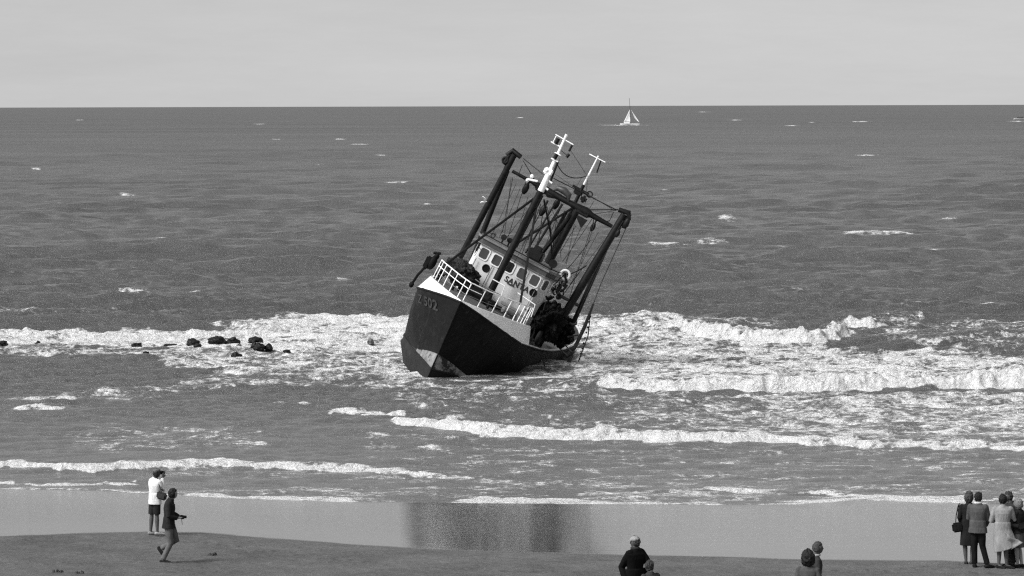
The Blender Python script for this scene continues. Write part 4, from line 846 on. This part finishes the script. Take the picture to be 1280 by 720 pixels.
# ------------------------------------------------------------------ rocks in the surf
ROCKS = [(171, 438.5, 13, 3.2, 'flat dark rock alone in thin foam, left of the main group of rocks'),
    (212, 432.5, 17, 2.4, 'long low dark rock awash at the left end of the main group'),
    (241.5, 433.5, 17, 6, 'broad hump-backed dark rock, second from the left in the main row'),
    (247, 436.5, 9, 3, 'little dark rock tucked in front of the broad hump-backed one'),
    (270, 435.0, 18, 5, 'low black rock joined to the left side of a taller blocky one'),
    (278, 433, 11, 5, 'small peaked rock between the low black one and the blocky one'),
    (291, 433, 14, 7, 'tall blocky black rock in the middle of the main row'),
    (298, 438.5, 8, 3.4, 'small pointed rock just in front of the tall blocky one'),
    (295, 447.5, 12, 5, 'pointed black rock nearest the beach, alone in white foam'),
    (319, 430.5, 18, 5, 'arched dark rock with a tail, farthest out of the right cluster'),
    (320, 437, 14, 7, 'thick rounded black rock in the middle of the right cluster'),
    (324, 442, 14, 4.5, 'wedge of dark rock at the front of the right cluster'),
    (336, 441.5, 9, 4.5, 'small dark stone right beside the front wedge of rock'),
    (358, 445, 9, 3, 'low dark stone standing apart to the right of the cluster'),
    (380, 446, 6, 3, 'tiny dark stone, the farthest right before the ship'),
    (182, 452.8, 7, 1.6, 'upper of two slivers of dark rock in grey water'),
    (173, 455.2, 10, 1.6, 'lower of two slivers of dark rock in grey water'),
    (3, 435.5, 11, 4, 'dark rock in the surf at the left edge of the picture'),
    (47, 434.5, 7, 3.4, 'small lone black rock between the left edge and the flat rock'),
    (463, 429.5, 8, 5, 'greyish rock breaking the foam close to the ship')]
for i, (px, py, w, h, lab) in enumerate(ROCKS):
    c = sea_pt(px, py); s = c.y / FPX; rw, rh = w * s / 2 * 1.05, h * s * 1.0
    sd_ = i * 3.7
    def fn(d, q, sd_=sd_):
        k = 1 + .38 * mnoise.fractal(d * 1.5 + Vector((sd_, 0, sd_)), 1, 2, 4) + .10 * mnoise.cell(d * 3 + Vector((sd_, 1, 1)))
        return Vector((q.x * k, q.y * k, q.z * k))
    b_ = MB(); b_.ball((0, 0, 0), (rw, rw * .8 + .15, rh), 28, 18, None, 0, fn)
    o = b_.build('rock', M['rock_pale'] if px == 463 else M['rock'], None, True, (c.x, c.y + .2, sea_h(c.x, c.y + .2) + rh * .35 + .04)); tag(o, lab, 'rock', 'rocks awash in the surf')

# ------------------------------------------------------------------ sailing boat, motor boat, gull
def small_hull(L_, B_, D_, n=14):
    rows = []
    for i in range(n + 1):
        u = i / n; x = (u - .5) * L_; w = B_ / 2 * (math.sin(math.pi * min(1, .12 + .88 * (1 - u)) ** .8) if u > 0 else .75)
        w = B_ / 2 * max(0, 1 - u ** 3.2) * (.75 + .25 * min(1, u * 3)); z = D_ * (1 + .25 * (u - .4) ** 2)
        rows.append([(x + (.4 if k == 0 else 0) * u, s_ * ww, zz) for s_, ww, zz, k in ((-1, w, z, 0), (-1, w * .85, z * .35, 1), (-1, w * .35, -.35, 1), (1, 0, -.5, 1), (1, w * .35, -.35, 1), (1, w * .85, z * .35, 1), (1, w, z, 0))])
    m_ = MB(); m_.grid(rows); k = 7
    m_.add([r[0] for r in rows] + [r[-1] for r in rows], [(i, i + 1, n + 2 + i, n + 1 + i) for i in range(n)]); m_.add(rows[0], [tuple(range(7))]); return m_
c = sea_pt(788, 156.6); s = c.y / FPX
sb = empty('sailing_boat', c, 'small white sailing boat under two sails near the horizon', 'sailing boat')
small_hull(24 * s, 3.2, 1.1).build('hull', M['white_hull'], sb, loc=(-.4, 0, 0))
b_ = MB(); b_.box((-2.0, 0, 1.35), (3.5, 1.6, .6), bev=.15); b_.build('cabin', M['white_paint'], sb)
tp = 34.0 * s
b_ = MB(); b_.tube([(0.3, 0, .9), (-.6, 0, tp)], [.16, .09], 8); b_.tube([(.2, 0, 1.7), (-4.2, -.5, 1.6)], .09, 6); b_.build('mast', M['visor'], sb)
def sail(corners, belly, name, m_):
    A_, B_, C_ = [Vector(q) for q in corners]; n = 10; vs_ = []; fs = []; ix = {}
    for i in range(n + 1):
        for j in range(n + 1 - i):
            u, v = i / n, j / n; p = A_ * (1 - u - v) + B_ * u + C_ * v; p.y += belly * 4 * (u * (1 - u - v) + v * (1 - u - v) + u * v); ix[i, j] = len(vs_); vs_.append(p)
    for i in range(n):
        for j in range(n - i):
            fs.append((ix[i, j], ix[i + 1, j], ix[i, j + 1]))
            if j < n - i - 1: fs.append((ix[i + 1, j], ix[i + 1, j + 1], ix[i, j + 1]))
    b_ = MB(); b_.add(vs_, fs); o = b_.build(name, m_, sb); md_ = o.modifiers.new('thick', 'SOLIDIFY'); md_.thickness = .02; return o
sail([(-.25, 0, 20 * s), (0.1, 0, 4.0 * s), (-8.6 * s, -.8, 3.8 * s)], .35, 'mainsail', M['sail'])
sail([(1.2 * s, 0, 19 * s), (11.5 * s, 0, 3.4 * s), (6.0 * s, -.6, 7.5 * s)], .5, 'jib', M['sail'])
c = sea_pt(1276, 149.4); s = c.y / FPX
mbt = empty('motor_boat', c, 'low white motor boat far out, cut by the right edge of the picture', 'motor boat')
small_hull(17 * s, 3.4, 1.0).build('hull', M['white_hull'], mbt)
b_ = MB(); b_.box((-.5, 0, 1.5), (4.5, 2.2, 1.1), bev=.2); cb = b_.build('cabin', M['roof_grey'], mbt); b_ = MB(); b_.box((-.5, 0, 1.65), (4.56, 2.26, .4)); b_.build('cabin_window', M['glass'], cb)
g = ray(604.5, 252.5); gp = CC + g * (118 / g.y); gb = empty('gull', gp, 'white gull flying just left of the trawler rigging', 'gull')
b_ = MB(); b_.tube([(-.26, 0, -.05), (-.16, 0, 0), (0, 0, .0), (.13, 0, .02), (.2, 0, .03), (.26, 0, .01)], [.015, .04, .055, .04, .035, .008], 10); b_.build('body', M['white_paint'], gb)
for sg in (-1, 1):
    b_ = MB(); pts = [(.05, 0, .02), (.10, sg * .16, .16), (.04, sg * .33, .30), (-.08, sg * .52, .42)]
    b_.tube(pts, [(.012, .085), (.012, .08), (.01, .06), (.004, .012)], 8, flat=(0, 0, 1)); b_.build('wing', M['white_paint'], gb)
gb.scale = (.5, .5, .5)

# ------------------------------------------------------------------ people
def head_fn(sc):
    def fn(d, q):
        # d.y = forward, d.z = up
        x, y, z = q
        if z < 0: k = 1 + d.z * .30; x *= k; y = y * (1 + d.z * .10) + .012 * sc * (-d.z)
        if d.y > .55 and abs(d.x) < .28:
            nose = math.exp(-((d.z + .10) / .16) ** 2) * math.exp(-(d.x / .13) ** 2); y += .024 * sc * nose
            y += .006 * sc * math.exp(-((d.z + .42) / .07) ** 2); y += .010 * sc * math.exp(-((d.z + .72) / .15) ** 2)
        ey = math.exp(-((abs(d.x) - .36) / .16) ** 2 - ((d.z - .07) / .12) ** 2)
        if d.y > .4: y -= .012 * sc * ey
        if d.y > .5: y += .006 * sc * math.exp(-((d.z - .25) / .08) ** 2)
        return Vector((x, y, z))
    return fn
def remesh(o, vox, smooth=2):
    m_ = o.modifiers.new('join', 'REMESH'); m_.mode = 'VOXEL'; m_.voxel_size = vox; m_.use_smooth_shade = True
    if smooth: s_ = o.modifiers.new('soft', 'SMOOTH'); s_.factor = .5; s_.iterations = smooth
    return o
def person(foot, h, yaw, label, J=None, clothes=None, hair=None, group=None, head_yaw=None, head_pitch=0.0, skin='skin', hip_w=1.0):
    """foot: world point. yaw: facing, degrees counter-clockwise from +X (90 = out to sea). J: joint overrides, metres, axes X = right in the picture, Y = out to sea."""
    ya = R_(yaw); Fv = Vector((math.cos(ya), math.sin(ya), 0)); Rv = Vector((math.sin(ya), -math.cos(ya), 0))
    def D(r, f, z): return Rv * (r * h) + Fv * (f * h) + Vector((0, 0, z * h))
    j = dict(head=D(0, .012, .925), neck=D(0, 0, .845), chest=D(0, 0, .74), waist=D(0, 0, .62), pelvis=D(0, 0, .53),
             shR=D(.098, 0, .808), shL=D(-.098, 0, .808), elR=D(.135, -.01, .635), elL=D(-.135, -.01, .635), wrR=D(.135, .035, .50), wrL=D(-.135, .035, .50),
             hipR=D(.052, 0, .52), hipL=D(-.052, 0, .52), knR=D(.055, .01, .285), knL=D(-.055, .01, .285), anR=D(.055, 0, .045), anL=D(-.055, 0, .045))
    J = J or {}
    for k, v in J.items():
        if k in j: j[k] = Vector(v)
    root = empty('person', foot, label, 'person', group)
    b = MB(); sx = Rv
    side = J.get('side', None); sx = Vector(side).normalized() if side else Rv
    def torso(mb, g, lo, hi, flare=0.0):
        rows = [(j['pelvis'] - Vector((0, 0, .02 * h)), .088, .062), (j['pelvis'], .094, .068), (j['waist'], .080, .057), (j['waist'].lerp(j['chest'], .5), .088, .062), (j['chest'], .098, .068), (j['chest'].lerp((j['shR'] + j['shL']) / 2, .72), .108, .060), ((j['shR'] + j['shL']) / 2 + Vector((0, 0, .008 * h)), .088, .046), (j['neck'], .038, .036)]
        pts = [r[0] for r in rows][lo:hi]; rad = [(r[1] * h * g, r[2] * h * g) for r in rows][lo:hi]
        if flare: rad[0] = (rad[0][0] * (1 + flare), rad[0][1] * (1 + flare))
        mb.tube(pts, rad, 20, flat=sx)
    torso(b, 1.0, 0, 8)
    up = (j['head'] - j['neck']).normalized()
    b.tube([j['neck'] - up * .03 * h, j['neck'], j['head'] - up * .03 * h], [.036 * h, .033 * h, .031 * h], 12)
    hy = R_(head_yaw if head_yaw is not None else yaw); hf = Vector((math.cos(hy), math.sin(hy), 0)); hz = Vector((0, 0, 1)); 
    hf2 = (hf * math.cos(head_pitch) + hz * math.sin(head_pitch)).normalized(); hx_ = hf2.cross(hz).normalized(); hz2 = hx_.cross(hf2)
    sc = h / 1.75; ax = (hx_, hf2, hz2)
    b.ball(j['head'], (.074 * sc, .094 * sc, .116 * sc), 28, 22, ax, 0, head_fn(sc))
    for s_ in (-1, 1): b.ball(j['head'] + hx_ * (s_ * .076 * sc) - hf2 * .008 * sc, (.012 * sc, .020 * sc, .032 * sc), 10, 8, ax)
    for S_n in 'RL':
        b.tube([j['sh' + S_n], j['sh' + S_n].lerp(j['el' + S_n], .4), j['el' + S_n], j['el' + S_n].lerp(j['wr' + S_n], .3), j['wr' + S_n]], [.025 * h, .026 * h, .021 * h, .021 * h, .0145 * h], 12)
        b.ball(j['sh' + S_n] - Vector((0, 0, .010 * h)), .024 * h, 12, 8)
        # hand: palm, four fingers of unequal length, thumb off the side
        fd_ = (j['wr' + S_n] - j['el' + S_n]).normalized(); hd = Vector(J.get('hand' + S_n, fd_)).normalized(); pn = Vector(J.get('palm' + S_n, Rv * (-1 if S_n == 'R' else 1))); pn = (pn - hd * pn.dot(hd)).normalized(); wd = hd.cross(pn)
        if wd.dot(Fv) < 0: wd = -wd
        w0 = j['wr' + S_n]; pc = w0 + hd * .05 * sc
        b.tube([w0, w0 + hd * .03 * sc, w0 + hd * .085 * sc], [(.014 * sc, .024 * sc), (.015 * sc, .036 * sc), (.012 * sc, .038 * sc)], 12, flat=pn)
        for k, ln in enumerate((.072, .080, .075, .058)):
            st_ = w0 + hd * .08 * sc + wd * ((1.5 - k) * .019 * sc); m1 = st_ + hd * (ln * .45 * sc) + pn * .006 * sc; m2 = m1 + (hd * .8 + pn * .6) * (ln * .33 * sc); m3 = m2 + (hd * .4 + pn * .9) * (ln * .28 * sc)
            b.tube([st_, m1, m2, m3], [.0095 * sc, .009 * sc, .0085 * sc, .007 * sc], 8)
        st_ = w0 + hd * .025 * sc + wd * .026 * sc; b.tube([st_, st_ + (hd * .7 + wd * .8) * .035 * sc, st_ + (hd * 1.3 + wd * .95 + pn * .3) * .05 * sc], [.012 * sc, .011 * sc, .008 * sc], 8)
        b.tube([j['hip' + S_n] + Vector((0, 0, .02 * h)), j['hip' + S_n].lerp(j['kn' + S_n], .4), j['kn' + S_n], j['kn' + S_n].lerp(j['an' + S_n], .3), j['an' + S_n]], [.052 * h, .046 * h, .031 * h, .033 * h, .020 * h], 14)
        td = Vector(J.get('toe' + S_n, Fv)).normalized(); a_ = j['an' + S_n]; up_ = Vector((0, 0, 1)); hz_ = td.cross(Vector((0, 0, 1)).cross(td)).normalized()
        perp = td.cross(Vector((td.y, -td.x, 0)).normalized() if abs(td.z) < .95 else Vector((0, 1, 0)))
        if perp.z > 0: perp = -perp
        b.tube([a_ + perp * .025 * h - td * .03 * h, a_ + perp * .018 * h, a_ + perp * .022 * h + td * .05 * h, a_ + perp * .032 * h + td * .10 * h], [.018 * h, .026 * h, .020 * h, .012 * h], 12)
        j['_toe' + S_n] = (a_, td, perp)
    body = b.build('body', M[skin], root); remesh(body, .0085, 1)
    # eyes and mouth
    if not J.get('noface'):
        f_ = MB()
        for s_ in (-1, 1): f_.ball(j['head'] + hx_ * (s_ * .030 * sc) + hf2 * .083 * sc + hz2 * .010 * sc, .011 * sc, 8, 6)
        f_.tube([j['head'] + hx_ * (-.022 * sc) + hf2 * .088 * sc - hz2 * .052 * sc, j['head'] + hx_ * (.022 * sc) + hf2 * .088 * sc - hz2 * .052 * sc], .004 * sc, 6); f_.build('face_details', M['hair_dark'], root)
    # clothing
    for cl in clothes or []:
        kind, v = cl[0], cl[1]; opt = cl[2] if len(cl) > 2 else {}
        c_ = MB()
        if kind in ('jacket', 'coat'):
            g = opt.get('g', 1.13); torso(c_, g, 0, 8)
            drop = opt.get('drop', .04)
            fl = opt.get('flare', 1.12); blow = Vector(opt.get('blow', (0, 0, 0)))
            pts = [j['waist'], j['pelvis']]; rad = [(.090 * h * g, .064 * h * g), (.096 * h * g, .070 * h * g)]
            n_ = 5
            for k in range(1, n_ + 1):
                f = k / n_; pts.append(j['pelvis'] - Vector((0, 0, drop * h * f)) + blow * (f ** 1.6)); rad.append(((.098 + (fl - 1) * .098 * f) * h * g, (.072 + (fl - 1) * .072 * f) * h * g))
            c_.tube(pts, rad, 22, flat=sx)
            sl_ = opt.get('sleeve', 1.0)
            for S_n in 'RL':
                e, w0 = j['el' + S_n], j['wr' + S_n]; w1 = e.lerp(w0, .97 * sl_)
                c_.ball(j['sh' + S_n] - Vector((0, 0, .008 * h)), .033 * h * g, 12, 8)
                c_.tube([j['sh' + S_n], j['sh' + S_n].lerp(e, .5), e, e.lerp(w1, .5), w1], [.034 * h * g, .034 * h * g, .030 * h * g, .028 * h * g, .025 * h * g], 14)
            c_.tube([j['neck'] - up * .03 * h, j['neck'] + up * .012 * h], [.05 * h, .043 * h], 14)
            o = c_.build(kind, cloth(v), root); remesh(o, .011, 3)
        elif kind == 'trousers':
            c_.tube([j['waist'].lerp(j['pelvis'], .3), j['pelvis'], j['pelvis'] - Vector((0, 0, .035 * h))], [(.084 * h, .062 * h), (.098 * h, .074 * h), (.085 * h, .066 * h)], 18, flat=sx)
            ln = opt.get('len', 1.0)
            for S_n in 'RL':
                k_, a_ = j['kn' + S_n], j['an' + S_n]
                if ln >= .6: c_.tube([j['hip' + S_n] + Vector((0, 0, .01 * h)), j['hip' + S_n].lerp(k_, .5), k_, k_.lerp(a_, .5), k_.lerp(a_, .97)], [.057 * h, .053 * h, .042 * h, .038 * h, .038 * h], 14)
                else: c_.tube([j['hip' + S_n] + Vector((0, 0, .01 * h)), j['hip' + S_n].lerp(k_, .5), j['hip' + S_n].lerp(k_, .5 + ln)], [.057 * h, .055 * h, .053 * h], 14)
            o = c_.build('trousers' if ln > .6 else 'shorts', cloth(v), root); remesh(o, .011, 3)
        elif kind == 'skirt':
            pts = [j['waist'].lerp(j['pelvis'], .3), j['pelvis']]; rad = [(.084 * h, .062 * h), (.102 * h, .078 * h)]; z1 = opt.get('hem', .28) * h; blow = Vector(opt.get('blow', (0, 0, 0)))
            for k in range(1, 6): f = k / 5; p_ = j['pelvis'].copy(); p_.z = p_.z * (1 - f) + z1 * f; pts.append(p_ + blow * f ** 1.5); rad.append(((.102 + .02 * f) * h * opt.get('w', 1), (.078 + .02 * f) * h * opt.get('w', 1)))
            c_.tube(pts, rad, 22, flat=sx); o = c_.build('skirt', cloth(v), root); remesh(o, .011, 2)
        elif kind == 'shoes':
            for S_n in 'RL':
                a_, td, perp = j['_toe' + S_n]; c2 = MB()
                c2.tube([a_ + perp * .028 * h - td * .04 * h, a_ + perp * .022 * h - td * .01 * h, a_ + perp * .028 * h + td * .06 * h, a_ + perp * .034 * h + td * .115 * h], [.018 * h, .030 * h, .023 * h, .012 * h], 14)
                o = c2.build('shoe', cloth(v), root)
        elif kind == 'scarf':
            c_.ring(j['neck'] + up * .01 * h, .042 * h, .014 * h, (Rv, Fv), 20, 8); c_.build('scarf', cloth(v), root)
        elif kind == 'bag':
            q = Vector(opt['at']); c_.box((0, 0, 0), opt.get('size', (.28, .12, .2)), bev=.035)
            o = tag(c_.build('shoulder_bag', cloth(v), None, True, foot + q), opt['label'], 'bag'); 
            if opt.get('rz'): o.rotation_euler = (0, R_(opt.get('ry', 0)), R_(opt['rz']))
            if 'strap' in opt:
                s3 = MB(); s3.tube([Vector(p_) - q for p_ in opt['strap']], .012, 6); s3.build('strap', cloth(v), o)
        elif kind == 'cap':
            cc = j['head'] + hz2 * .055 * sc
            c_.ball(cc, (.086 * sc, .104 * sc, .072 * sc), 20, 12, ax, 0, lambda d, q: Vector((q.x, q.y, max(q.z, -.012 * sc))))
            c_.tube([cc + hf2 * .05 * sc - hz2 * .006 * sc, cc + hf2 * .10 * sc - hz2 * .010 * sc, cc + hf2 * (.10 + .07 * opt.get('brim', 1)) * sc - hz2 * .03 * sc], [(.008 * sc, .07 * sc), (.008 * sc, .072 * sc), (.005 * sc, .04 * sc)], 12, flat=hz2); c_.build('cap', cloth(v), root)
        elif kind == 'camera':
            q = j['head'] + hf2 * .125 * sc + hz2 * .01 * sc if not opt.get('at') else Vector(opt['at'])
            c_.box((0, 0, 0), (.14, .06, .09), (hx_, hf2, hz2), bev=.01); c_.tube([hf2 * .03, hf2 * .10], [.035, .032], 14)
            o = tag(c_.build('camera', M['rubber'], None, True, foot + q), opt['label'], 'camera')
            if 'strap' in opt:
                s3 = MB(); s3.tube([Vector(p_) - q for p_ in opt['strap']], .006, 6); s3.build('strap', M['rubber'], o)
    if hair:
        mt_, vol, length = hair; hb = MB()
        def hfn(d, q):
            face = sstep(.10, .45, d.y) * (1 - sstep(.35, .62, d.z)); low = 1 - sstep(-.95 * length - .15, -.6 * length, d.z)
            k = vol * (1 + .15 * mnoise.fractal(d * 3.2 + Vector((vol * 9, foot.x, 0)), .8, 2, 5)); k = k * (1 - .28 * float(face)) * (1 - .22 * float(low)); return q * k
        hb.ball(j['head'] - hf2 * .006 * sc + hz2 * .006 * sc, (.084 * sc, .098 * sc, .112 * sc), 48, 36, ax, 0, hfn); hb.build('hair', M[mt_], root)
    return root

# 1 - cap and pale jacket, looking through a camera
f1 = beach_pt(194, 668.5); h = 1.72
person(f1, h, 35, 'person in a white jacket, shorts and cap, raising a camera to the eye', dict(
    shR=(.12, -.10, 1.38), shL=(-.10, .10, 1.40), elR=(.22, -.06, 1.15), wrR=(.20, -.0, 1.47), elL=(.10, .22, 1.17), wrL=(.20, .10, 1.47), handR=(.2, .3, .9), handL=(.2, 0, .9),
    head=(.06, 0, 1.585), hipR=(.06, -.05, .9), hipL=(-.06, .05, .9), knR=(.05, -.03, .50), knL=(-.09, .04, .50), anR=(.06, -.04, .08), anL=(-.12, .04, .08), toeR=(1, .2, -.05), toeL=(1, .3, -.05), side=(.8, -.6, 0)),
    [('jacket', .62, dict(g=1.14, drop=.07, flare=1.02)), ('trousers', .018, dict(len=.42)), ('shoes', .22), ('cap', .10, dict(brim=1.1)),
     ('camera', 0, dict(label='black camera held up by the person in the white jacket')),
     ('bag', .03, dict(at=(.20, -.22, 1.03), size=(.27, .12, .19), rz=-20, ry=15, label='dark bag slung at the side of the person in the white jacket', strap=[(.20, -.22, 1.10), (.06, -.20, 1.25), (-.10, -.10, 1.42), (-.12, .06, 1.42)]))],
    ('hair_dark', 1.07, 1.0), head_yaw=40, skin='skin_dark')
# 2 - walking to the right along the damp sand
f2 = beach_pt(206, 703.5)
person(f2, 1.76, 0, 'dark-haired person in a dark jacket walking right, hands together in front', dict(
    pelvis=(.10, 0, .92), waist=(.11, 0, 1.08), chest=(.12, 0, 1.28), neck=(.16, 0, 1.50), head=(.21, .0, 1.62), shR=(.11, -.19, 1.42), shL=(.14, .18, 1.42), elR=(.12, -.25, 1.13), wrR=(.31, -.10, 1.06), elL=(.16, .22, 1.15), wrL=(.34, .06, 1.07), handR=(1, .3, 0), handL=(1, -.3, 0), palmR=(0, .3, 1), palmL=(0, -.3, 1),
    hipR=(.09, -.09, .92), hipL=(.12, .09, .92), knR=(.15, -.09, .48), anR=(-.04, -.08, .085), toeR=(1, 0, -.03), knL=(.27, .09, .52), anL=(-.09, .09, .33), toeL=(.55, 0, -.85), side=(0, -1, 0)),
    [('jacket', .020, dict(g=1.17, drop=.055, flare=1.12)), ('trousers', .11, {}), ('shoes', .02),
     ('camera', 0, dict(at=(.42, -.03, 1.08), label='small black camera carried in front by the walking person', strap=[(.40, -.03, 1.06), (.41, -.02, .98), (.42, -.02, .90)]))],
    ('hair_black', 1.16, 1.0), head_yaw=25)
# 3 - old man in a cap, black coat, cut by the lower edge
f3 = beach_pt(794, 778)
person(f3, 1.74, 140, 'broad person in a black coat and light peaked cap, seen to the chest', dict(elR=(.30, .05, 1.12), elL=(-.27, 0, 1.10), head=(.0, 0, 1.60)),
    [('jacket', .004, dict(g=1.36, drop=.2, flare=1.1)), ('trousers', .03, {}), ('shoes', .02), ('cap', .22, dict(brim=1.0)), ('scarf', .03)], ('hair_dark', 1.06, .9), head_yaw=165, head_pitch=-.08, skin='skin_dark')
# 4 - small person, only the top of the head
f4 = beach_pt(813, 800); 
person(f4, 1.52, 120, 'short dark-haired person, only the head showing beside the one in black coat', dict(), [('coat', .03, dict(g=1.15, drop=.3)), ('shoes', .03)], ('hair_dark', 1.16, 1.1), head_yaw=60)
# 5, 6 - pair at the lower edge
f5 = beach_pt(1010, 799)
person(f5, 1.66, 80, 'person with bushy black hair and grey jacket, seen from behind at the lower edge', dict(), [('jacket', .06, dict(g=1.12, drop=.1)), ('trousers', .05, {}), ('shoes', .03)], ('hair_black', 1.66, 1.5), head_yaw=70)
f6 = beach_pt(1019, 789)
person(f6, 1.74, 10, 'person with short greying hair in profile, head above the bushy black-haired one', dict(head=(.05, 0, 1.62)), [('jacket', .03, dict(g=1.15, drop=.1)), ('trousers', .05, {}), ('shoes', .03), ('scarf', .3)], ('hair_grey', 1.10, .75), head_yaw=0, skin='skin_dark')
# 7 - 11 group on the right
f7 = beach_pt(1211, 706)
person(f7, 1.70, 80, 'grey-haired person in a long dark coat with handbag, leftmost of the standing group', dict(elL=(-.22, .02, 1.10), wrL=(-.16, .12, .95), anL=(-.06, .03, .08), anR=(.06, 0, .08)),
    [('coat', .012, dict(g=1.10, drop=.26, flare=1.15)), ('shoes', .03), ('bag', .012, dict(at=(-.27, -.02, .88), size=(.24, .14, .22), rz=8, ry=-8, label='black handbag hanging from the arm of the person in the long dark coat', strap=[(-.30, -.02, .98), (-.26, 0, 1.15), (-.18, .02, 1.36), (-.14, .02, 1.42), (-.18, .06, 1.3), (-.20, .03, .98)]))],
    ('hair_grey', 1.36, 1.5), head_yaw=60, skin='skin_dark')
f8 = beach_pt(1222, 709.5)
person(f8, 1.76, 70, 'person in a grey suit jacket and dark trousers with hands held in front', dict(
    elR=(.24, .02, 1.12), wrR=(.20, .16, .95), elL=(-.19, .14, 1.13), wrL=(.0, .28, .98), hipR=(.08, -.02, .92), hipL=(-.07, .03, .92), knR=(.11, .0, .50), anR=(.22, -.03, .08), knL=(-.07, .04, .50), anL=(-.06, .05, .08), toeR=(1, .5, -.05), toeL=(.3, 1, -.05), head=(.02, .03, 1.62)),
    [('jacket', .065, dict(g=1.22, drop=.07, flare=1.08)), ('trousers', .008, {}), ('shoes', .015), ('scarf', .5)], ('hair_black', 1.09, .85), head_yaw=40, skin='skin_dark')
f9 = beach_pt(1253, 710.5)
person(f9, 1.72, 85, 'dark-haired person in a long pale raincoat blowing to the right', dict(
    elR=(.27, .06, 1.12), wrR=(.20, .26, 1.10), elL=(-.26, .04, 1.10), wrL=(-.12, .24, 1.08), anR=(.10, .0, .08), anL=(-.08, .02, .08), knR=(.07, .0, .49), knL=(-.07, .02, .49), toeR=(.8, -.4, -.05), toeL=(.5, -.6, -.05), head=(.0, .03, 1.59)),
    [('coat', .215, dict(g=1.20, drop=.26, flare=1.50, blow=(.10, 0, .0))), ('shoes', .012)], ('hair_black', 1.14, 1.0), head_yaw=100, skin='skin_dark')
b_ = MB()  # wind-blown flap of the raincoat
rows = []
for i in range(9):
    u = i / 8; rows.append([(.02 + .10 * v + u * (.14 + .20 * v) + .02 * math.sin(9 * u + 3 * v), -.17 - .05 * math.sin(math.pi * v) - .03 * math.sin(7 * u), .88 - u * (.42 - .16 * v) - .12 * v * (1 - u)) for v in np.linspace(0, 1, 9)])
b_.grid(rows); cf = b_.build('coat_flap', cloth(.215)); cf.modifiers.new('thick', 'SOLIDIFY').thickness = .012
rp9 = [o for o in bpy.data.objects if o.get('label', '').startswith('dark-haired person in a long pale raincoat')][0]; cf.parent = rp9
f10 = beach_pt(1263, 708)
person(f10, 1.76, 200, 'dark-haired person standing behind the pale raincoat, turned left', dict(head=(-.06, 0, 1.62), anR=(-.02, .05, .08), anL=(.06, -.05, .08)), [('jacket', .03, dict(g=1.1, drop=.08)), ('trousers', .02, {}), ('shoes', .015)], ('hair_dark', 1.12, .9), head_yaw=200, skin='skin_dark')
f11 = beach_pt(1273, 709.5)
person(f11, 1.60, 150, 'short pale-haired person in a dark jacket and grey skirt at the right edge', dict(elL=(-.22, -.14, 1.02), wrL=(-.02, -.22, .98), elR=(.20, .05, 1.0), head=(-.03, 0, 1.48), anR=(.08, .03, .08), anL=(-.02, -.02, .08)),
    [('jacket', .016, dict(g=1.15, drop=.02)), ('skirt', .07, dict(hem=.30)), ('shoes', .015), ('bag', .01, dict(at=(.10, -.25, 1.0), size=(.30, .10, .16), rz=-5, ry=-12, label='flat black bag under the arm of the pale-haired person at the right edge'))], ('hair_pale', 1.42, 1.3), head_yaw=150)

# ------------------------------------------------------------------ scraps on the sand
for i, (px, py, s_, lab) in enumerate(((72, 716, .07, 'dark scrap of seaweed on damp sand in the lower left corner'), (99, 717.5, .06, 'small seaweed scrap at the edge of the pale puddle, lower left'), (265, 695, .06, 'lone thin strand of seaweed right of the walking person'))):
    c = beach_pt(px, py); b_ = MB(); rr_ = random.Random(i)
    for k in range(14):
        a = Vector((rr_.uniform(-1, 1) * s_ * 1.6, rr_.uniform(-1, 1) * s_ * 2, .01)); e = a + Vector((rr_.uniform(-1, 1) * s_, rr_.uniform(-1, 1) * s_, .0)); b_.tube([a, a.lerp(e, .5) + Vector((0, 0, rr_.uniform(.01, .05))), e], [.012, .02, .008], 6)
    tag(b_.build('seaweed_clump', M['weed'], None, True, c), lab, 'seaweed')
